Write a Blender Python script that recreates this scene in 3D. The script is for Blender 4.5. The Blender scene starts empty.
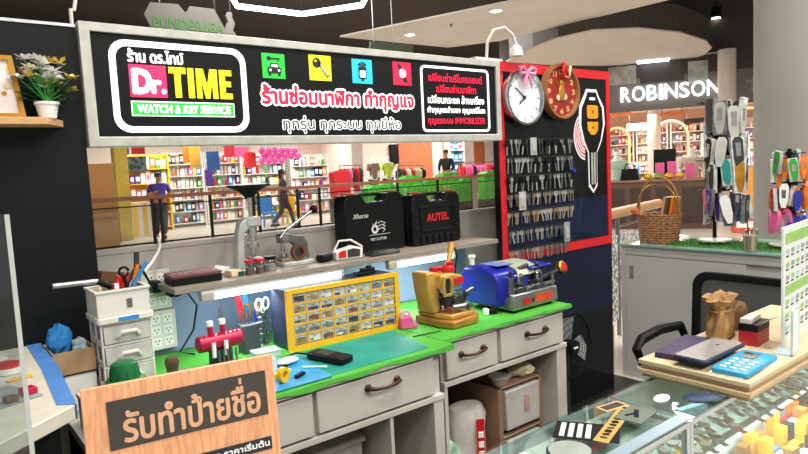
import bpy, math, random
from mathutils import Vector, Matrix
random.seed(7)
SC = bpy.context.scene
COL = SC.collection
R_ = math.radians

# ---------------------------------------------------------------- camera
F_PX, YAW, PITCH, ROLL, EYE = 627.64, R_(38.255), R_(5.30), R_(-2.838), 1.5
_F = Vector((math.sin(YAW)*math.cos(PITCH), math.cos(YAW)*math.cos(PITCH), -math.sin(PITCH)))
_R0 = Vector((math.cos(YAW), -math.sin(YAW), 0)); _U0 = _R0.cross(_F)
_R = _R0*math.cos(ROLL) + _U0*math.sin(ROLL); _U = -_R0*math.sin(ROLL) + _U0*math.cos(ROLL)
cam_data = bpy.data.cameras.new('camera')
cam_data.sensor_width = 36; cam_data.lens = F_PX/808*36; cam_data.clip_start = 0.02; cam_data.clip_end = 200
cam = bpy.data.objects.new('camera', cam_data); COL.objects.link(cam)
_M = Matrix((( _R.x, _U.x, -_F.x, 0), (_R.y, _U.y, -_F.y, 0), (_R.z, _U.z, -_F.z, EYE), (0, 0, 0, 1)))
cam.matrix_world = _M
SC.camera = cam

# ---------------------------------------------------------------- exposure, world
SC.view_settings.view_transform = 'Standard'; SC.view_settings.look = 'None'
SC.view_settings.gamma = 1; SC.view_settings.use_curve_mapping = False
SC.view_settings.exposure = -0.07
W = bpy.data.worlds.new('mall_air'); SC.world = W; W.use_nodes = True
bg = W.node_tree.nodes['Background']; bg.inputs[0].default_value = (1.0, 0.97, 0.93, 1); bg.inputs[1].default_value = 0.55

def area(name, loc, size, power, color=(1, .95, .88), rot=(0, 0, 0), sy=None):
    d = bpy.data.lights.new(name, 'AREA'); d.energy = power; d.color = color; d.shape = 'RECTANGLE' if sy else 'DISK'; d.size = size
    if sy: d.size_y = sy
    o = bpy.data.objects.new(name, d); o.location = loc; o.rotation_euler = rot; COL.objects.link(o); return o
# the mall's recessed ceiling lamps over the booth and the walkway, with added aisle fill (the ceiling is at 4-5 m)
area('downlight_booth', (2.0, 1.2, 4.2), .9, 95)
area('downlight_front', (0.2, 0.2, 4.2), .9, 75)
area('downlight_cabinet', (4.6, 0.8, 4.2), .9, 110)
area('fill_light_aisle', (-1.2, -1.6, 4.2), 1.4, 85)  # unseen fill lights behind the camera, added to brighten upright faces
area('fill_light_aisle', (1.6, -2.2, 4.2), 1.4, 150)
area('fill_light_aisle', (4.6, -2.2, 4.2), 1.4, 165)
area('downlight_walkway', (4.0, 8.0, 4.9), 2.2, 420)
area('downlight_walkway', (10.5, 12.5, 4.9), 2.2, 420)
area('shop_ceiling_light', (6.0, 18.2, 3.35), 2.4, 200, (1, .96, .9), sy=1.2)
area('shop_ceiling_light', (11.0, 18.2, 3.35), 2.4, 200, (1, .96, .9), sy=1.2)
area('shop_ceiling_light', (16.5, 17.5, 3.35), 2.4, 260, (1, .93, .85), sy=1.2)
area('shop_ceiling_light', (16.3, 9.6, 2.62), 3.0, 165, (1, .9, .82), sy=1.0)
area('shop_ceiling_light', (17.8, 6.6, 2.62), 3.0, 165, (1, .9, .82), sy=1.0)
area('downlight_hall', (9.0, 4.0, 3.9), 1.6, 260, (1, .94, .86))
area('downlight_hall', (12.0, 8.0, 3.9), 1.4, 160, (1, .94, .86))

# ---------------------------------------------------------------- helpers
def ray(x, y): return _F*F_PX + _R*(x-404) + _U*(227-y)
def at_z(x, y, z): r = ray(x, y); return r*((z-EYE)/r.z) + Vector((0, 0, EYE))     # photo direction met with a level of the place
def at_y(x, y, Y): r = ray(x, y); return r*(Y/r.y) + Vector((0, 0, EYE))
def at_x(x, y, X): r = ray(x, y); return r*(X/r.x) + Vector((0, 0, EYE))

def lin(c):
    c = c.lstrip('#'); v = [int(c[i:i+2], 16)/255 for i in (0, 2, 4)]
    return tuple(x/12.92 if x <= .04045 else ((x+.055)/1.055)**2.4 for x in v)
_mats = {}
def mat(name, col, rough=.5, metal=0, var=.06, scale=18, emit=0, alpha=1, trans=0, coat=0, kind=None, bump=0, col2=None):
    if name in _mats: return _mats[name]
    m = bpy.data.materials.new(name); m.use_nodes = True; nt = m.node_tree; N = nt.nodes; L = nt.links
    b = N['Principled BSDF']; c = lin(col)
    tc = N.new('ShaderNodeTexCoord'); noise = N.new('ShaderNodeTexNoise'); noise.inputs['Scale'].default_value = scale; noise.inputs['Detail'].default_value = 3
    L.new(tc.outputs['Object'], noise.inputs['Vector'])
    src = noise.outputs['Fac']
    if kind == 'wood':
        mp = N.new('ShaderNodeMapping'); mp.inputs['Scale'].default_value = (14, 14, .9); L.new(tc.outputs['Object'], mp.inputs['Vector']); L.new(mp.outputs[0], noise.inputs['Vector'])
    if kind == 'woodx':
        mp = N.new('ShaderNodeMapping'); mp.inputs['Scale'].default_value = (1, 12, 12); L.new(tc.outputs['Object'], mp.inputs['Vector']); L.new(mp.outputs[0], noise.inputs['Vector'])
    if kind == 'tiles':
        br = N.new('ShaderNodeTexBrick'); br.offset = 0; br.inputs['Scale'].default_value = 1; br.inputs['Mortar Size'].default_value = .006
        br.inputs['Brick Width'].default_value = .8; br.inputs['Row Height'].default_value = .8
        L.new(tc.outputs['Object'], br.inputs['Vector']); br.inputs['Color1'].default_value = (.5, .5, .5, 1); br.inputs['Color2'].default_value = (.62, .62, .62, 1); br.inputs['Mortar'].default_value = (.1, .1, .1, 1)
        src = br.outputs['Color']
    if kind == 'holes':
        br = N.new('ShaderNodeTexVoronoi'); br.inputs['Scale'].default_value = scale; L.new(tc.outputs['Object'], br.inputs['Vector']); src = br.outputs['Distance']
    ramp = N.new('ShaderNodeValToRGB'); c2 = lin(col2) if col2 else tuple(min(1, x*(1+var*2.2)) for x in c)
    c1 = c if col2 else tuple(x*(1-var*2.2) for x in c)
    ramp.color_ramp.elements[0].position = .3; ramp.color_ramp.elements[1].position = .7
    ramp.color_ramp.elements[0].color = (*c1, 1); ramp.color_ramp.elements[1].color = (*c2, 1)
    L.new(src, ramp.inputs['Fac']); L.new(ramp.outputs['Color'], b.inputs['Base Color'])
    b.inputs['Roughness'].default_value = rough; b.inputs['Metallic'].default_value = metal
    if emit:
        L.new(ramp.outputs['Color'], b.inputs['Emission Color']); b.inputs['Emission Strength'].default_value = emit
    if trans: b.inputs['Transmission Weight'].default_value = trans; b.inputs['IOR'].default_value = 1.45
    if alpha < 1: b.inputs['Alpha'].default_value = alpha
    if coat: b.inputs['Coat Weight'].default_value = coat
    if bump:
        bp = N.new('ShaderNodeBump'); bp.inputs['Strength'].default_value = bump; bp.inputs['Distance'].default_value = .01
        L.new(noise.outputs['Fac'], bp.inputs['Height']); L.new(bp.outputs[0], b.inputs['Normal'])
    _mats[name] = m; return m
def glass_mat(name, tint='#e8f4f0', rough=.02, mixfac=.12):
    """thin sheet: mostly lets light through, a little gloss"""
    if name in _mats: return _mats[name]
    m = bpy.data.materials.new(name); m.use_nodes = True; nt = m.node_tree; N = nt.nodes; L = nt.links
    N.remove(N['Principled BSDF']); out = N['Material Output']
    t = N.new('ShaderNodeBsdfTransparent'); t.inputs[0].default_value = (*lin(tint), 1)
    g = N.new('ShaderNodeBsdfGlossy'); g.inputs['Roughness'].default_value = rough
    nz = N.new('ShaderNodeTexNoise'); nz.inputs['Scale'].default_value = 6; mr = N.new('ShaderNodeMapRange'); mr.inputs['To Min'].default_value = mixfac*.7; mr.inputs['To Max'].default_value = mixfac*1.3
    fr = N.new('ShaderNodeLayerWeight'); fr.inputs['Blend'].default_value = .5; pw_ = N.new('ShaderNodeMath'); pw_.operation = 'POWER'; pw_.inputs[1].default_value = 4
    ad = N.new('ShaderNodeMath'); ad.operation = 'MULTIPLY_ADD'; ad.inputs[1].default_value = .35
    L.new(nz.outputs['Fac'], mr.inputs['Value']); L.new(fr.outputs['Facing'], pw_.inputs[0]); L.new(pw_.outputs[0], ad.inputs[0]); L.new(mr.outputs[0], ad.inputs[2])
    mx = N.new('ShaderNodeMixShader'); L.new(ad.outputs[0], mx.inputs[0]); L.new(t.outputs[0], mx.inputs[1]); L.new(g.outputs[0], mx.inputs[2]); L.new(mx.outputs[0], out.inputs['Surface'])
    _mats[name] = m; return m

class MB:
    """collects shapes; build() links them as ONE mesh object"""
    def __init__(s): s.V = []; s.Fc = []; s.Mi = []; s.mats = []; s.T = Matrix.Identity(4)
    def mi(s, m):
        if m is None: return 0
        if m not in s.mats: s.mats.append(m)
        return s.mats.index(m)
    def add(s, vs, fs, m=None):
        b = len(s.V); k = s.mi(m); s.V += [s.T @ Vector(v) for v in vs]
        for f in fs: s.Fc.append(tuple(b+i for i in f)); s.Mi.append(k)
        return s
    def box(s, x0, x1, y0, y1, z0, z1, m=None):
        v = [(x0,y0,z0),(x1,y0,z0),(x1,y1,z0),(x0,y1,z0),(x0,y0,z1),(x1,y0,z1),(x1,y1,z1),(x0,y1,z1)]
        return s.add(v, [(0,3,2,1),(4,5,6,7),(0,1,5,4),(1,2,6,5),(2,3,7,6),(3,0,4,7)], m)
    def cb(s, c, d, m=None, rot=None):
        """box by centre and size, optionally turned (euler)"""
        T = s.T.copy()
        from mathutils import Euler
        s.T = T @ Matrix.Translation(c) @ (Euler(rot).to_matrix().to_4x4() if rot else Matrix.Identity(4))
        s.box(-d[0]/2, d[0]/2, -d[1]/2, d[1]/2, -d[2]/2, d[2]/2, m); s.T = T; return s
    def cyl(s, p0, p1, r0, r1=None, n=16, m=None):
        p0, p1 = Vector(p0), Vector(p1); r1 = r0 if r1 is None else r1
        a = (p1-p0).normalized(); u = a.orthogonal().normalized(); w = a.cross(u); vs = []
        for p, r in ((p0, r0), (p1, r1)):
            for i in range(n):
                t = 2*math.pi*i/n; vs.append(p + (u*math.cos(t)+w*math.sin(t))*r)
        fs = [(i, (i+1) % n, n+(i+1) % n, n+i) for i in range(n)] + [tuple(reversed(range(n))), tuple(range(n, 2*n))]
        return s.add(vs, fs, m)
    def tube(s, pts, r, n=8, m=None, closed=False):
        pts = [Vector(p) for p in pts]; k = len(pts); vs = []; fs = []; u = None
        rr = r if isinstance(r, (list, tuple)) else [r]*k
        for i, p in enumerate(pts):
            if closed: a = (pts[(i+1) % k]-pts[i-1]).normalized()
            else: a = (pts[min(i+1, k-1)]-pts[max(i-1, 0)]).normalized()
            u = (u - a*u.dot(a)) if u is not None else a.orthogonal()
            if u.length < 1e-6: u = a.orthogonal()
            u.normalize(); w = a.cross(u)
            vs += [p + (u*math.cos(2*math.pi*j/n)+w*math.sin(2*math.pi*j/n))*rr[i] for j in range(n)]
        for i in range(k if closed else k-1):
            b = ((i+1) % k)*n
            fs += [(i*n+j, i*n+(j+1) % n, b+(j+1) % n, b+j) for j in range(n)]
        if not closed: fs += [tuple(reversed(range(n))), tuple(range((k-1)*n, k*n))]
        return s.add(vs, fs, m)
    def lathe(s, prof, n=24, m=None, c=(0, 0, 0), sx=1, sy=1, cap=True):
        vs = []; fs = []
        for r, z in prof:
            vs += [(c[0]+r*sx*math.cos(2*math.pi*j/n), c[1]+r*sy*math.sin(2*math.pi*j/n), c[2]+z) for j in range(n)]
        k = len(prof)
        for i in range(k-1): fs += [(i*n+j, i*n+(j+1) % n, (i+1)*n+(j+1) % n, (i+1)*n+j) for j in range(n)]
        if cap and prof[0][0] > 1e-5: fs.append(tuple(reversed(range(n))))
        if cap and prof[-1][0] > 1e-5: fs.append(tuple(range((k-1)*n, k*n)))
        return s.add(vs, fs, m)
    def ball(s, c, r, m=None, n=12, k=8, jit=0):
        rx, ry, rz = r if isinstance(r, (tuple, list)) else (r, r, r)
        prof = [(math.sin(math.pi*i/k), -math.cos(math.pi*i/k)) for i in range(k+1)]; vs = []; fs = []
        for q, z in prof:
            for j in range(n):
                t = 2*math.pi*j/n; g = 1+random.uniform(-jit, jit)
                vs.append((c[0]+rx*q*math.cos(t)*g, c[1]+ry*q*math.sin(t)*g, c[2]+rz*z*g))
        for i in range(k): fs += [(i*n+j, i*n+(j+1) % n, (i+1)*n+(j+1) % n, (i+1)*n+j) for j in range(n)]
        return s.add(vs, fs, m)
    def prism(s, poly, d, m=None, plane='xz', base=0):
        """outline in a plane (xz: depth along y; xy: along z; yz: along x), thickness d"""
        def P(a, b, t): return {'xz': (a, t, b), 'xy': (a, b, t), 'yz': (t, a, b)}[plane]
        n = len(poly); vs = [P(a, b, base) for a, b in poly]+[P(a, b, base+d) for a, b in poly]
        fs = [tuple(range(n)), tuple(reversed(range(n, 2*n)))]+[(i, n+i, n+(i+1) % n, (i+1) % n) for i in range(n)]
        return s.add(vs, fs, m)
    def ring(s, outer, inner, d, m=None, plane='xz', base=0):
        """frame between two outlines of equally many points"""
        def P(a, b, t): return {'xz': (a, t, b), 'xy': (a, b, t), 'yz': (t, a, b)}[plane]
        n = len(outer); vs = [P(*p, base) for p in outer]+[P(*p, base) for p in inner]+[P(*p, base+d) for p in outer]+[P(*p, base+d) for p in inner]; fs = []
        for i in range(n):
            j = (i+1) % n
            fs += [(i, j, n+j, n+i), (2*n+i, 3*n+i, 3*n+j, 2*n+j), (i, 2*n+i, 2*n+j, j), (n+i, n+j, 3*n+j, 3*n+i)]
        return s.add(vs, fs, m)
    def mesh(s, name):
        me = bpy.data.meshes.new(name); me.from_pydata([tuple(v) for v in s.V], [], s.Fc)
        for m in s.mats: me.materials.append(m)
        if s.mats: me.polygons.foreach_set('material_index', s.Mi)
        return me
    def build(s, name, m=None, parent=None, loc=None, rz=0, bevel=0, smooth=True, seg=2):
        me = s.mesh(name)
        if m is not None and not s.mats: me.materials.append(m)
        import bmesh
        bm = bmesh.new(); bm.from_mesh(me); bmesh.ops.recalc_face_normals(bm, faces=bm.faces); bm.to_mesh(me); bm.free()
        if smooth:
            me.shade_smooth(); me.set_sharp_from_angle(angle=R_(38))
        o = bpy.data.objects.new(name, me); COL.objects.link(o)
        if parent: o.parent = parent
        if loc is not None: o.location = loc
        o.rotation_euler.z = rz
        if bevel:
            b = o.modifiers.new('bevel', 'BEVEL'); b.width = bevel; b.segments = seg; b.limit_method = 'ANGLE'; b.angle_limit = R_(40)
        return o
def tag(o, label=None, cat=None, group=None, kind=None):
    if label: o['label'] = label
    if cat: o['category'] = cat
    if group: o['group'] = group
    if kind: o['kind'] = kind
    return o
def thing(name, label, cat, loc=(0, 0, 0), rz=0, group=None):
    o = bpy.data.objects.new(name, None); o.empty_display_size = .05; COL.objects.link(o); o.location = loc; o.rotation_euler.z = rz
    return tag(o, label, cat, group)
def struct(o): o['kind'] = 'structure'; return o
def copy_tree(o, parent=None, loc=None, rz=None, label=None, group=None):
    c = o.copy(); COL.objects.link(c)
    if parent: c.parent = parent
    for ch in list(o.children): copy_tree(ch, c)
    if loc is not None: c.location = loc
    if rz is not None: c.rotation_euler.z = rz
    if label: c['label'] = label
    if group: c['group'] = group
    return c
def rrect(x0, x1, y0, y1, r, n=5):
    pts = []
    for cx, cy, a in ((x1-r, y1-r, 0), (x0+r, y1-r, 90), (x0+r, y0+r, 180), (x1-r, y0+r, 270)):
        for i in range(n+1):
            t = R_(a+90*i/n); pts.append((cx+r*math.cos(t), cy+r*math.sin(t)))
    return pts
def circ(cx, cy, r, n=24, ry=None): return [(cx+r*math.cos(2*math.pi*i/n), cy+(ry or r)*math.sin(2*math.pi*i/n)) for i in range(n)]
_tcache = {}
def text_geo(body, bold=0):
    """letters as flat mesh data, unit size"""
    k = (body, bold)
    if k not in _tcache:
        c = bpy.data.curves.new('lettering', 'FONT'); c.body = body; c.size = 1; c.offset = bold; c.resolution_u = 3
        o = bpy.data.objects.new('lettering', c); COL.objects.link(o); bpy.context.view_layer.update()
        me = bpy.data.meshes.new_from_object(o); vs = [v.co.copy() for v in me.vertices]; fs = [tuple(p.vertices) for p in me.polygons]
        bpy.data.objects.remove(o); bpy.data.meshes.remove(me); bpy.data.curves.remove(c); _tcache[k] = (vs, fs)
    return _tcache[k]
def letters(mb, body, x0, x1, z0, z1, y, m=None, bold=.0, plane='xz', slant=0, box_of=None, fat=0):
    """lettering stretched into a rectangle, standing in a plane (y = depth) and 0.4 mm proud of it"""
    vs, fs = text_geo(body, bold); bb = text_geo(box_of, bold)[0] if box_of else vs
    ax, bx = min(v.x for v in bb), max(v.x for v in bb); ay, by = min(v.y for v in bb), max(v.y for v in bb)
    out = []
    for v in vs:
        u = (v.x-ax)/(bx-ax); w = (v.y-ay)/(by-ay)
        a = x0+(x1-x0)*u+slant*(z1-z0)*w; b = z0+(z1-z0)*w
        out.append((a, y, b) if plane == 'xz' else (a, b, y) if plane == 'xy' else (y, a, b))
    if not fat: mb.add(out, fs, m); return mb
    k = 8
    for i in range(k+1):
        a = 2*math.pi*i/k; dx, dz, e = (fat*math.cos(a), fat*math.sin(a), i*2e-5) if i < k else (0, 0, -2e-5)
        D = {'xz': Vector((dx, e, dz)), 'xy': Vector((dx, dz, -e)), 'yz': Vector((e, dx, dz))}[plane]
        mb.add([Vector(v)+D for v in out], fs, m)
    return mb

# ---------------------------------------------------------------- shared materials
M = {}
def defm(k, *a, **kw): M[k] = mat(k, *a, **kw); return M[k]
defm('white_paint', '#c9c6bf', .5, var=.03); defm('white_plastic', '#d9d7cf', .4, var=.03); defm('bright_white', '#f2f2ee', .45, var=.02)
defm('black_plastic', '#101213', .42, var=.1); defm('black_matte', '#0b0c0d', .7, var=.1); defm('dark_grey', '#2b2d2e', .5, var=.08)
defm('black_board', '#0c1113', .5, var=.1, scale=3); defm('chrome', '#c9cbcc', .22, 1, var=.05); defm('steel', '#8f9294', .33, 1, var=.08)
defm('aluminium', '#c4c8ca', .35, .85, var=.04); defm('brass', '#b98f3a', .35, 1, var=.08); defm('gold', '#b8862c', .38, .55, var=.1)
defm('red', '#c2161f', .45, var=.05); defm('crimson', '#b5123f', .35, .25, var=.06); defm('blue', '#1a2f9c', .35, var=.06); defm('sky_blue', '#2f86c9', .45)
defm('light_blue', '#3fa6c9', .5); defm('green', '#2f9e35', .5); defm('bright_green', '#4fb53a', .6, var=.05); defm('yellow', '#e8b31c', .45, var=.04)
defm('orange', '#e0761f', .5); defm('pink', '#e0649a', .45); defm('purple', '#4b2a86', .6); defm('navy', '#18213c', .5); defm('teal', '#1c8c86', .55, var=.06)
defm('brown', '#5b3a24', .55, kind='woodx'); defm('tan_wood', '#c39a6b', .55, kind='woodx'); defm('beige', '#d9c6a3', .65); defm('cardboard', '#a98b68', .8, var=.1)
defm('led', '#eef6ff', .4, var=0, emit=9); defm('lamp_glow', '#fff4e0', .4, var=0, emit=14); defm('silver_paint', '#b9b9b2', .4, .3)
# ================================================================ THE SETTING
floor_m = mat('pale_floor', '#cfc6b8', .22, var=.03, kind='tiles', col2='#d9d1c4')
f = MB().box(-12, 34, -8, 34, -.1, 0).build('floor', floor_m, smooth=False); struct(f)
bf = MB().box(-1.2, 3.72, .6, 2.62, 0, .012).build('floor_booth', mat('dark_booth_floor', '#1b1a19', .28, var=.12, scale=5), smooth=False); struct(bf)
# low partition behind the bench and the backing board under its shelf
wm = mat('grey_partition', '#b3aca6', .6, var=.03, scale=4)
struct(MB().box(.47, 3.2, 2.60, 2.64, 0, 1.238).box(.47, 3.2, 2.595, 2.645, 1.226, 1.243).build('wall_back', wm, smooth=False))
struct(MB().box(.60, 2.475, 2.585, 2.599, .8, 1.08).build('trim_1', mat('blue_grey_laminate', '#8798b8', .5, var=.03, scale=3), smooth=False))
# black partition on the left with its pale top strip
lw = MB().box(-1.6, .487, 2.30, 2.345, 0, 2.012).build('wall_left', M['black_board'], smooth=False); struct(lw)
struct(MB().box(-1.6, .487, 2.296, 2.349, 2.0125, 2.022).build('trim_2', M['aluminium'], smooth=False))
# ceilings: dark void, pale slab, curved pale soffit
dk = mat('dark_ceiling', '#2a2320', .8, var=.1, scale=2)
struct(MB().box(-12, 34, -8, 34, 5.3, 5.4).build('ceiling', dk, smooth=False))
sl = mat('pale_ceiling', '#bfbab3', .8, var=.02, scale=2)
slab = [(6.62, 10.04), (9.27, 9.95), (9.81, 8.97), (9.95, 5.4), (10.3, 2.5), (10.3, -6), (8.4, -6), (8.3, 2.2), (7.7, 6.6)]
struct(MB().prism(slab, .03, plane='xy', base=4.0).build('ceiling_slab', sl, smooth=False))
ZS = 3.76
pts = [at_z(x, y, ZS) for x, y in [(506, 62), (530, 49), (556, 39), (592, 31), (640, 29), (680, 33), (706, 41), (712, 48), (704, 55), (690, 60), (655, 64), (600, 66), (550, 65)]]
struct(MB().prism([(p.x, p.y) for p in pts], .03, plane='xy', base=ZS).build('ceiling_soffit', sl, smooth=False))
cp = sum(pts, Vector())/len(pts); inn = [cp+(p-cp)*.97 for p in pts]
struct(MB().prism([(p.x, p.y) for p in inn], .5, plane='xy', base=ZS+.031).build('ceiling_fascia', mat('fascia_brown', '#4a423c', .6), smooth=False))
struct(MB().prism([(p.x, p.y) for p in [at_z(x, y, 3.80) for x, y in [(664, 62), (704, 54), (760, 50), (772, 66), (700, 68), (650, 69)]]], .03, plane='xy', base=3.80).build('ceiling_low', sl, smooth=False))
struct(MB().box(-12, 34, 33.8, 34, 0, 5.3).box(33.8, 34, -8, 34, 0, 5.3).build('wall_far', mat('far_wall', '#8d7f72', .8), smooth=False))

# ================================================================ MAIN SIGN
SX0, SX1, SY, SZ0, SZ1 = .492, 2.486, 2.285, 1.622, 2.032
sw, sh = SX1-SX0, SZ1-SZ0
sg = thing('shop_sign', 'long black shop sign in silver frame with pink and yellow logo', 'sign', (SX0, SY, SZ0))
fr = MB(); fr.ring([(0, 0), (sw, 0), (sw, sh), (0, sh)], [(.034, .034), (sw-.03, .034), (sw-.03, sh-.03), (.034, sh-.03)], .07, base=-.005)
fr.build('frame', M['silver_paint'], sg, bevel=.003)
sb = mat('sign_black', '#090e0f', .5, var=.05, scale=3)
MB().box(.03, sw-.026, .006, .05, .03, sh-.026).build('face', sb, sg, smooth=False)
def sgx(px, py): p = at_y(px, py, SY); return p.x-SX0, p.z-SZ0
E_ = 1.15
sw_m = mat('sign_white', '#f4f4f2', .4, var=0, emit=E_); sr_m = mat('sign_red', '#e0143c', .4, var=0, emit=.75); sy_m = mat('sign_yellow', '#f3e01a', .4, var=0, emit=.9)
sgm = mat('sign_green', '#1eb53a', .4, var=0, emit=.7); sp_m = mat('sign_pink', '#e8255c', .4, var=0, emit=.8); sb_m = mat('sign_blue', '#1fb1e6', .4, var=0, emit=.8)
sk_m = mat('sign_ink', '#0d0f10', .5, var=0)
def rect_px(a, b, c, d):
    """rectangle on the sign from the photo's left, top, right, bottom"""
    x0, z1 = sgx((a), b); x1, _ = sgx(c, b); _, z0 = sgx(a, d); return x0, x1, z0, z1
# logo: rounded outline, Thai name, Dr. on pink, TIME in yellow, green strip
MB().ring(rrect(.087, .577, .048, .362, .055), rrect(.108, .556, .069, .341, .04), .004, base=.002).build('logo_outline', sw_m, sg, smooth=False)
letters(MB(), 'ร้าน ดร.ไทม์', .148, .338, .290, .334, .004, fat=.0018).build('lettering', sw_m, sg, smooth=False)
MB().box(.147, .273, .003, .0055, .170, .281).build('logo_panel', sp_m, sg, smooth=False)
letters(MB(), 'D', .160, .217, .186, .263, .002, fat=.006).build('lettering', sw_m, sg, smooth=False)
letters(MB(), 'r.', .222, .266, .186, .228, .002, fat=.004).build('lettering', sw_m, sg, smooth=False)
for shp in ([(.282, .279), (.282, .257), (.301, .257), (.301, .172), (.323, .172), (.323, .257), (.342, .257), (.342, .279)], [(.349, .279), (.349, .172), (.371, .172), (.371, .279)],
            [(.380, .279), (.380, .172), (.399, .172), (.399, .240), (.412, .172), (.427, .172), (.440, .240), (.440, .172), (.459, .172), (.459, .279), (.432, .279), (.4195, .215), (.407, .279)],
            [(.468, .279), (.468, .172), (.516, .172), (.516, .193), (.490, .193), (.490, .217), (.512, .217), (.512, .237), (.490, .237), (.490, .258), (.516, .258), (.516, .279)]):
    MB().prism(shp, .003, base=.001).build('letter', sy_m, sg, smooth=False)
g = MB(); g.box(.146, .520, .004, .0055, .105, .157, sw_m); g.box(.150, .516, .003, .0045, .109, .153, sgm); g.build('logo_strip', None, sg, smooth=False)
letters(MB(), 'WATCH & KEY SERVICE', .166, .502, .117, .144, .002, sw_m, fat=.0018).build('lettering', None, sg, smooth=False)
# four square icons
def icon(x, z, s, col, draw):
    b = MB(); b.box(x, x+s, .003, .0055, z, z+s*.98, col); draw(b, x, z, s); b.build('icon', None, sg, smooth=False)
def d_car(b, x, z, s):
    b.prism(circ(x+s*.3, z+s*.78, s*.09, 12), -.001, sk_m, base=.002); b.box(x+s*.36, x+s*.78, .0015, .0025, z+s*.75, z+s*.81, sk_m); b.box(x+s*.68, x+s*.72, .0015, .0025, z+s*.66, z+s*.77, sk_m)
    b.prism([(x+s*.3, z+s*.42), (x+s*.37, z+s*.6), (x+s*.68, z+s*.6), (x+s*.75, z+s*.42)], -.001, sk_m, base=.002); b.prism(rrect(x+s*.22, x+s*.82, z+s*.2, z+s*.44, s*.06, 3), -.001, sk_m, base=.0015)
    b.prism([(x+s*.37, z+s*.45), (x+s*.41, z+s*.55), (x+s*.64, z+s*.55), (x+s*.68, z+s*.45)], -.001, sw_m, base=.001); b.prism(circ(x+s*.33, z+s*.32, s*.05, 10), -.001, sw_m, base=.0005); b.prism(circ(x+s*.71, z+s*.32, s*.05, 10), -.001, sw_m, base=.0005)
    b.box(x+s*.26, x+s*.36, .0015, .0025, z+s*.1, z+s*.2, sk_m); b.box(x+s*.68, x+s*.78, .0015, .0025, z+s*.1, z+s*.2, sk_m)
def d_key(b, x, z, s):
    b.prism(circ(x+s*.34, z+s*.68, s*.2, 16), -.001, sk_m, base=.002); b.prism(circ(x+s*.28, z+s*.75, s*.05, 8), -.001, sy_m, base=.0005)
    b.prism([(x+s*.42, z+s*.62), (x+s*.5, z+s*.68), (x+s*.88, z+s*.2), (x+s*.84, z+s*.12), (x+s*.78, z+s*.14)], -.001, sk_m, base=.002)
    b.prism([(x+s*.5, z+s*.58), (x+s*.53, z+s*.6), (x+s*.82, z+s*.22), (x+s*.8, z+s*.2)], -.001, sw_m, base=.0005)
def d_rem(b, x, z, s):
    b.ring([(x+s*.3+s*.4*i/8, z+s*.78+s*.1*math.sin(math.pi*i/8)) for i in range(9)], [(x+s*.3+s*.4*i/8, z+s*.72+s*.1*math.sin(math.pi*i/8)) for i in range(9)], -.001, sk_m, base=.002)
    b.prism(rrect(x+s*.3, x+s*.7, z+s*.18, z+s*.7, s*.1, 4), -.001, sk_m, base=.002); b.prism(rrect(x+s*.36, x+s*.64, z+s*.24, z+s*.52, s*.05, 3), -.001, sw_m, base=.0008); b.box(x+s*.44, x+s*.56, .001, .002, z+s*.1, z+s*.2, sk_m)
def d_watch(b, x, z, s):
    for k in (-1, 1): b.prism([(x+s*(.5+.05*k)-s*.09+s*.18*(k < 0)*0, z+s*.5), (x+s*.5+s*.12, z+s*.5), (x+s*(.5-.2*k)+s*.1, z+s*(.5+.38*k)), (x+s*(.5-.2*k)-s*.1, z+s*(.5+.38*k))], -.001, sk_m, base=.002)
    b.prism(circ(x+s*.5, z+s*.5, s*.19, 16), -.001, sw_m, base=.001); b.box(x+s*.49, x+s*.52, -.0008, 0, z+s*.5, z+s*.62, sk_m); b.box(x+s*.5, x+s*.58, -.0008, 0, z+s*.48, z+s*.51, sk_m)
for x_, z_, s_, col, dr in ((.647, .259, .101, sgm, d_car), (.858, .261, .107, sy_m, d_key), (1.070, .258, .108, sb_m, d_rem), (1.293, .260, .108, sr_m, d_watch)):
    icon(x_, z_, s_*.98, col, dr)
# big red line with white edge, white line, and the boxed list
def line(body, xa, xb, za, zb, layers):
    for i, (m_, bo, grow) in enumerate(layers):
        letters(MB(), body, xa, xb, za, zb, .003-.0012*i, fat=grow).build('lettering', m_, sg, smooth=False)
line('ร้านซ่อมนาฬิกา ทำกุญแจ', .640, 1.402, .140, .232, ((sw_m, 0, .0115), (sr_m, 0, .0035)))
line('ทุกรุ่น ทุกระบบ ทุกยี่ห้อ', .722, 1.322, .045, .112, ((sw_m, 0, .0045), (sk_m, 0, .0006)))
bx0, bx1 = 1.456, 1.914
MB().ring(rrect(bx0, bx1, .047, .360, .025, 4), rrect(bx0+.011, bx1-.011, .058, .349, .016, 4), .003, base=.003).build('list_outline', sw_m, sg, smooth=False)
for body, zz, m_, ins in (('เปลี่ยนถ่านรีโมทรถยนต์', .288, sr_m, .05), ('เปลี่ยนถ่านนาฬิกา', .236, sr_m, .095), ('เปลี่ยนกระจก ล้างเครื่อง', .184, sw_m, .04), ('ทำกุญแจสำรอง กุญแจรีโมท', .130, sw_m, .035), ('กุญแจระบบ IMMOBILIZER', .076, sr_m, .035)):
    letters(MB(), body, bx0+ins, bx1-ins, zz, zz+.040, .003, fat=.001).build('lettering', m_, sg, smooth=False)
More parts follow.
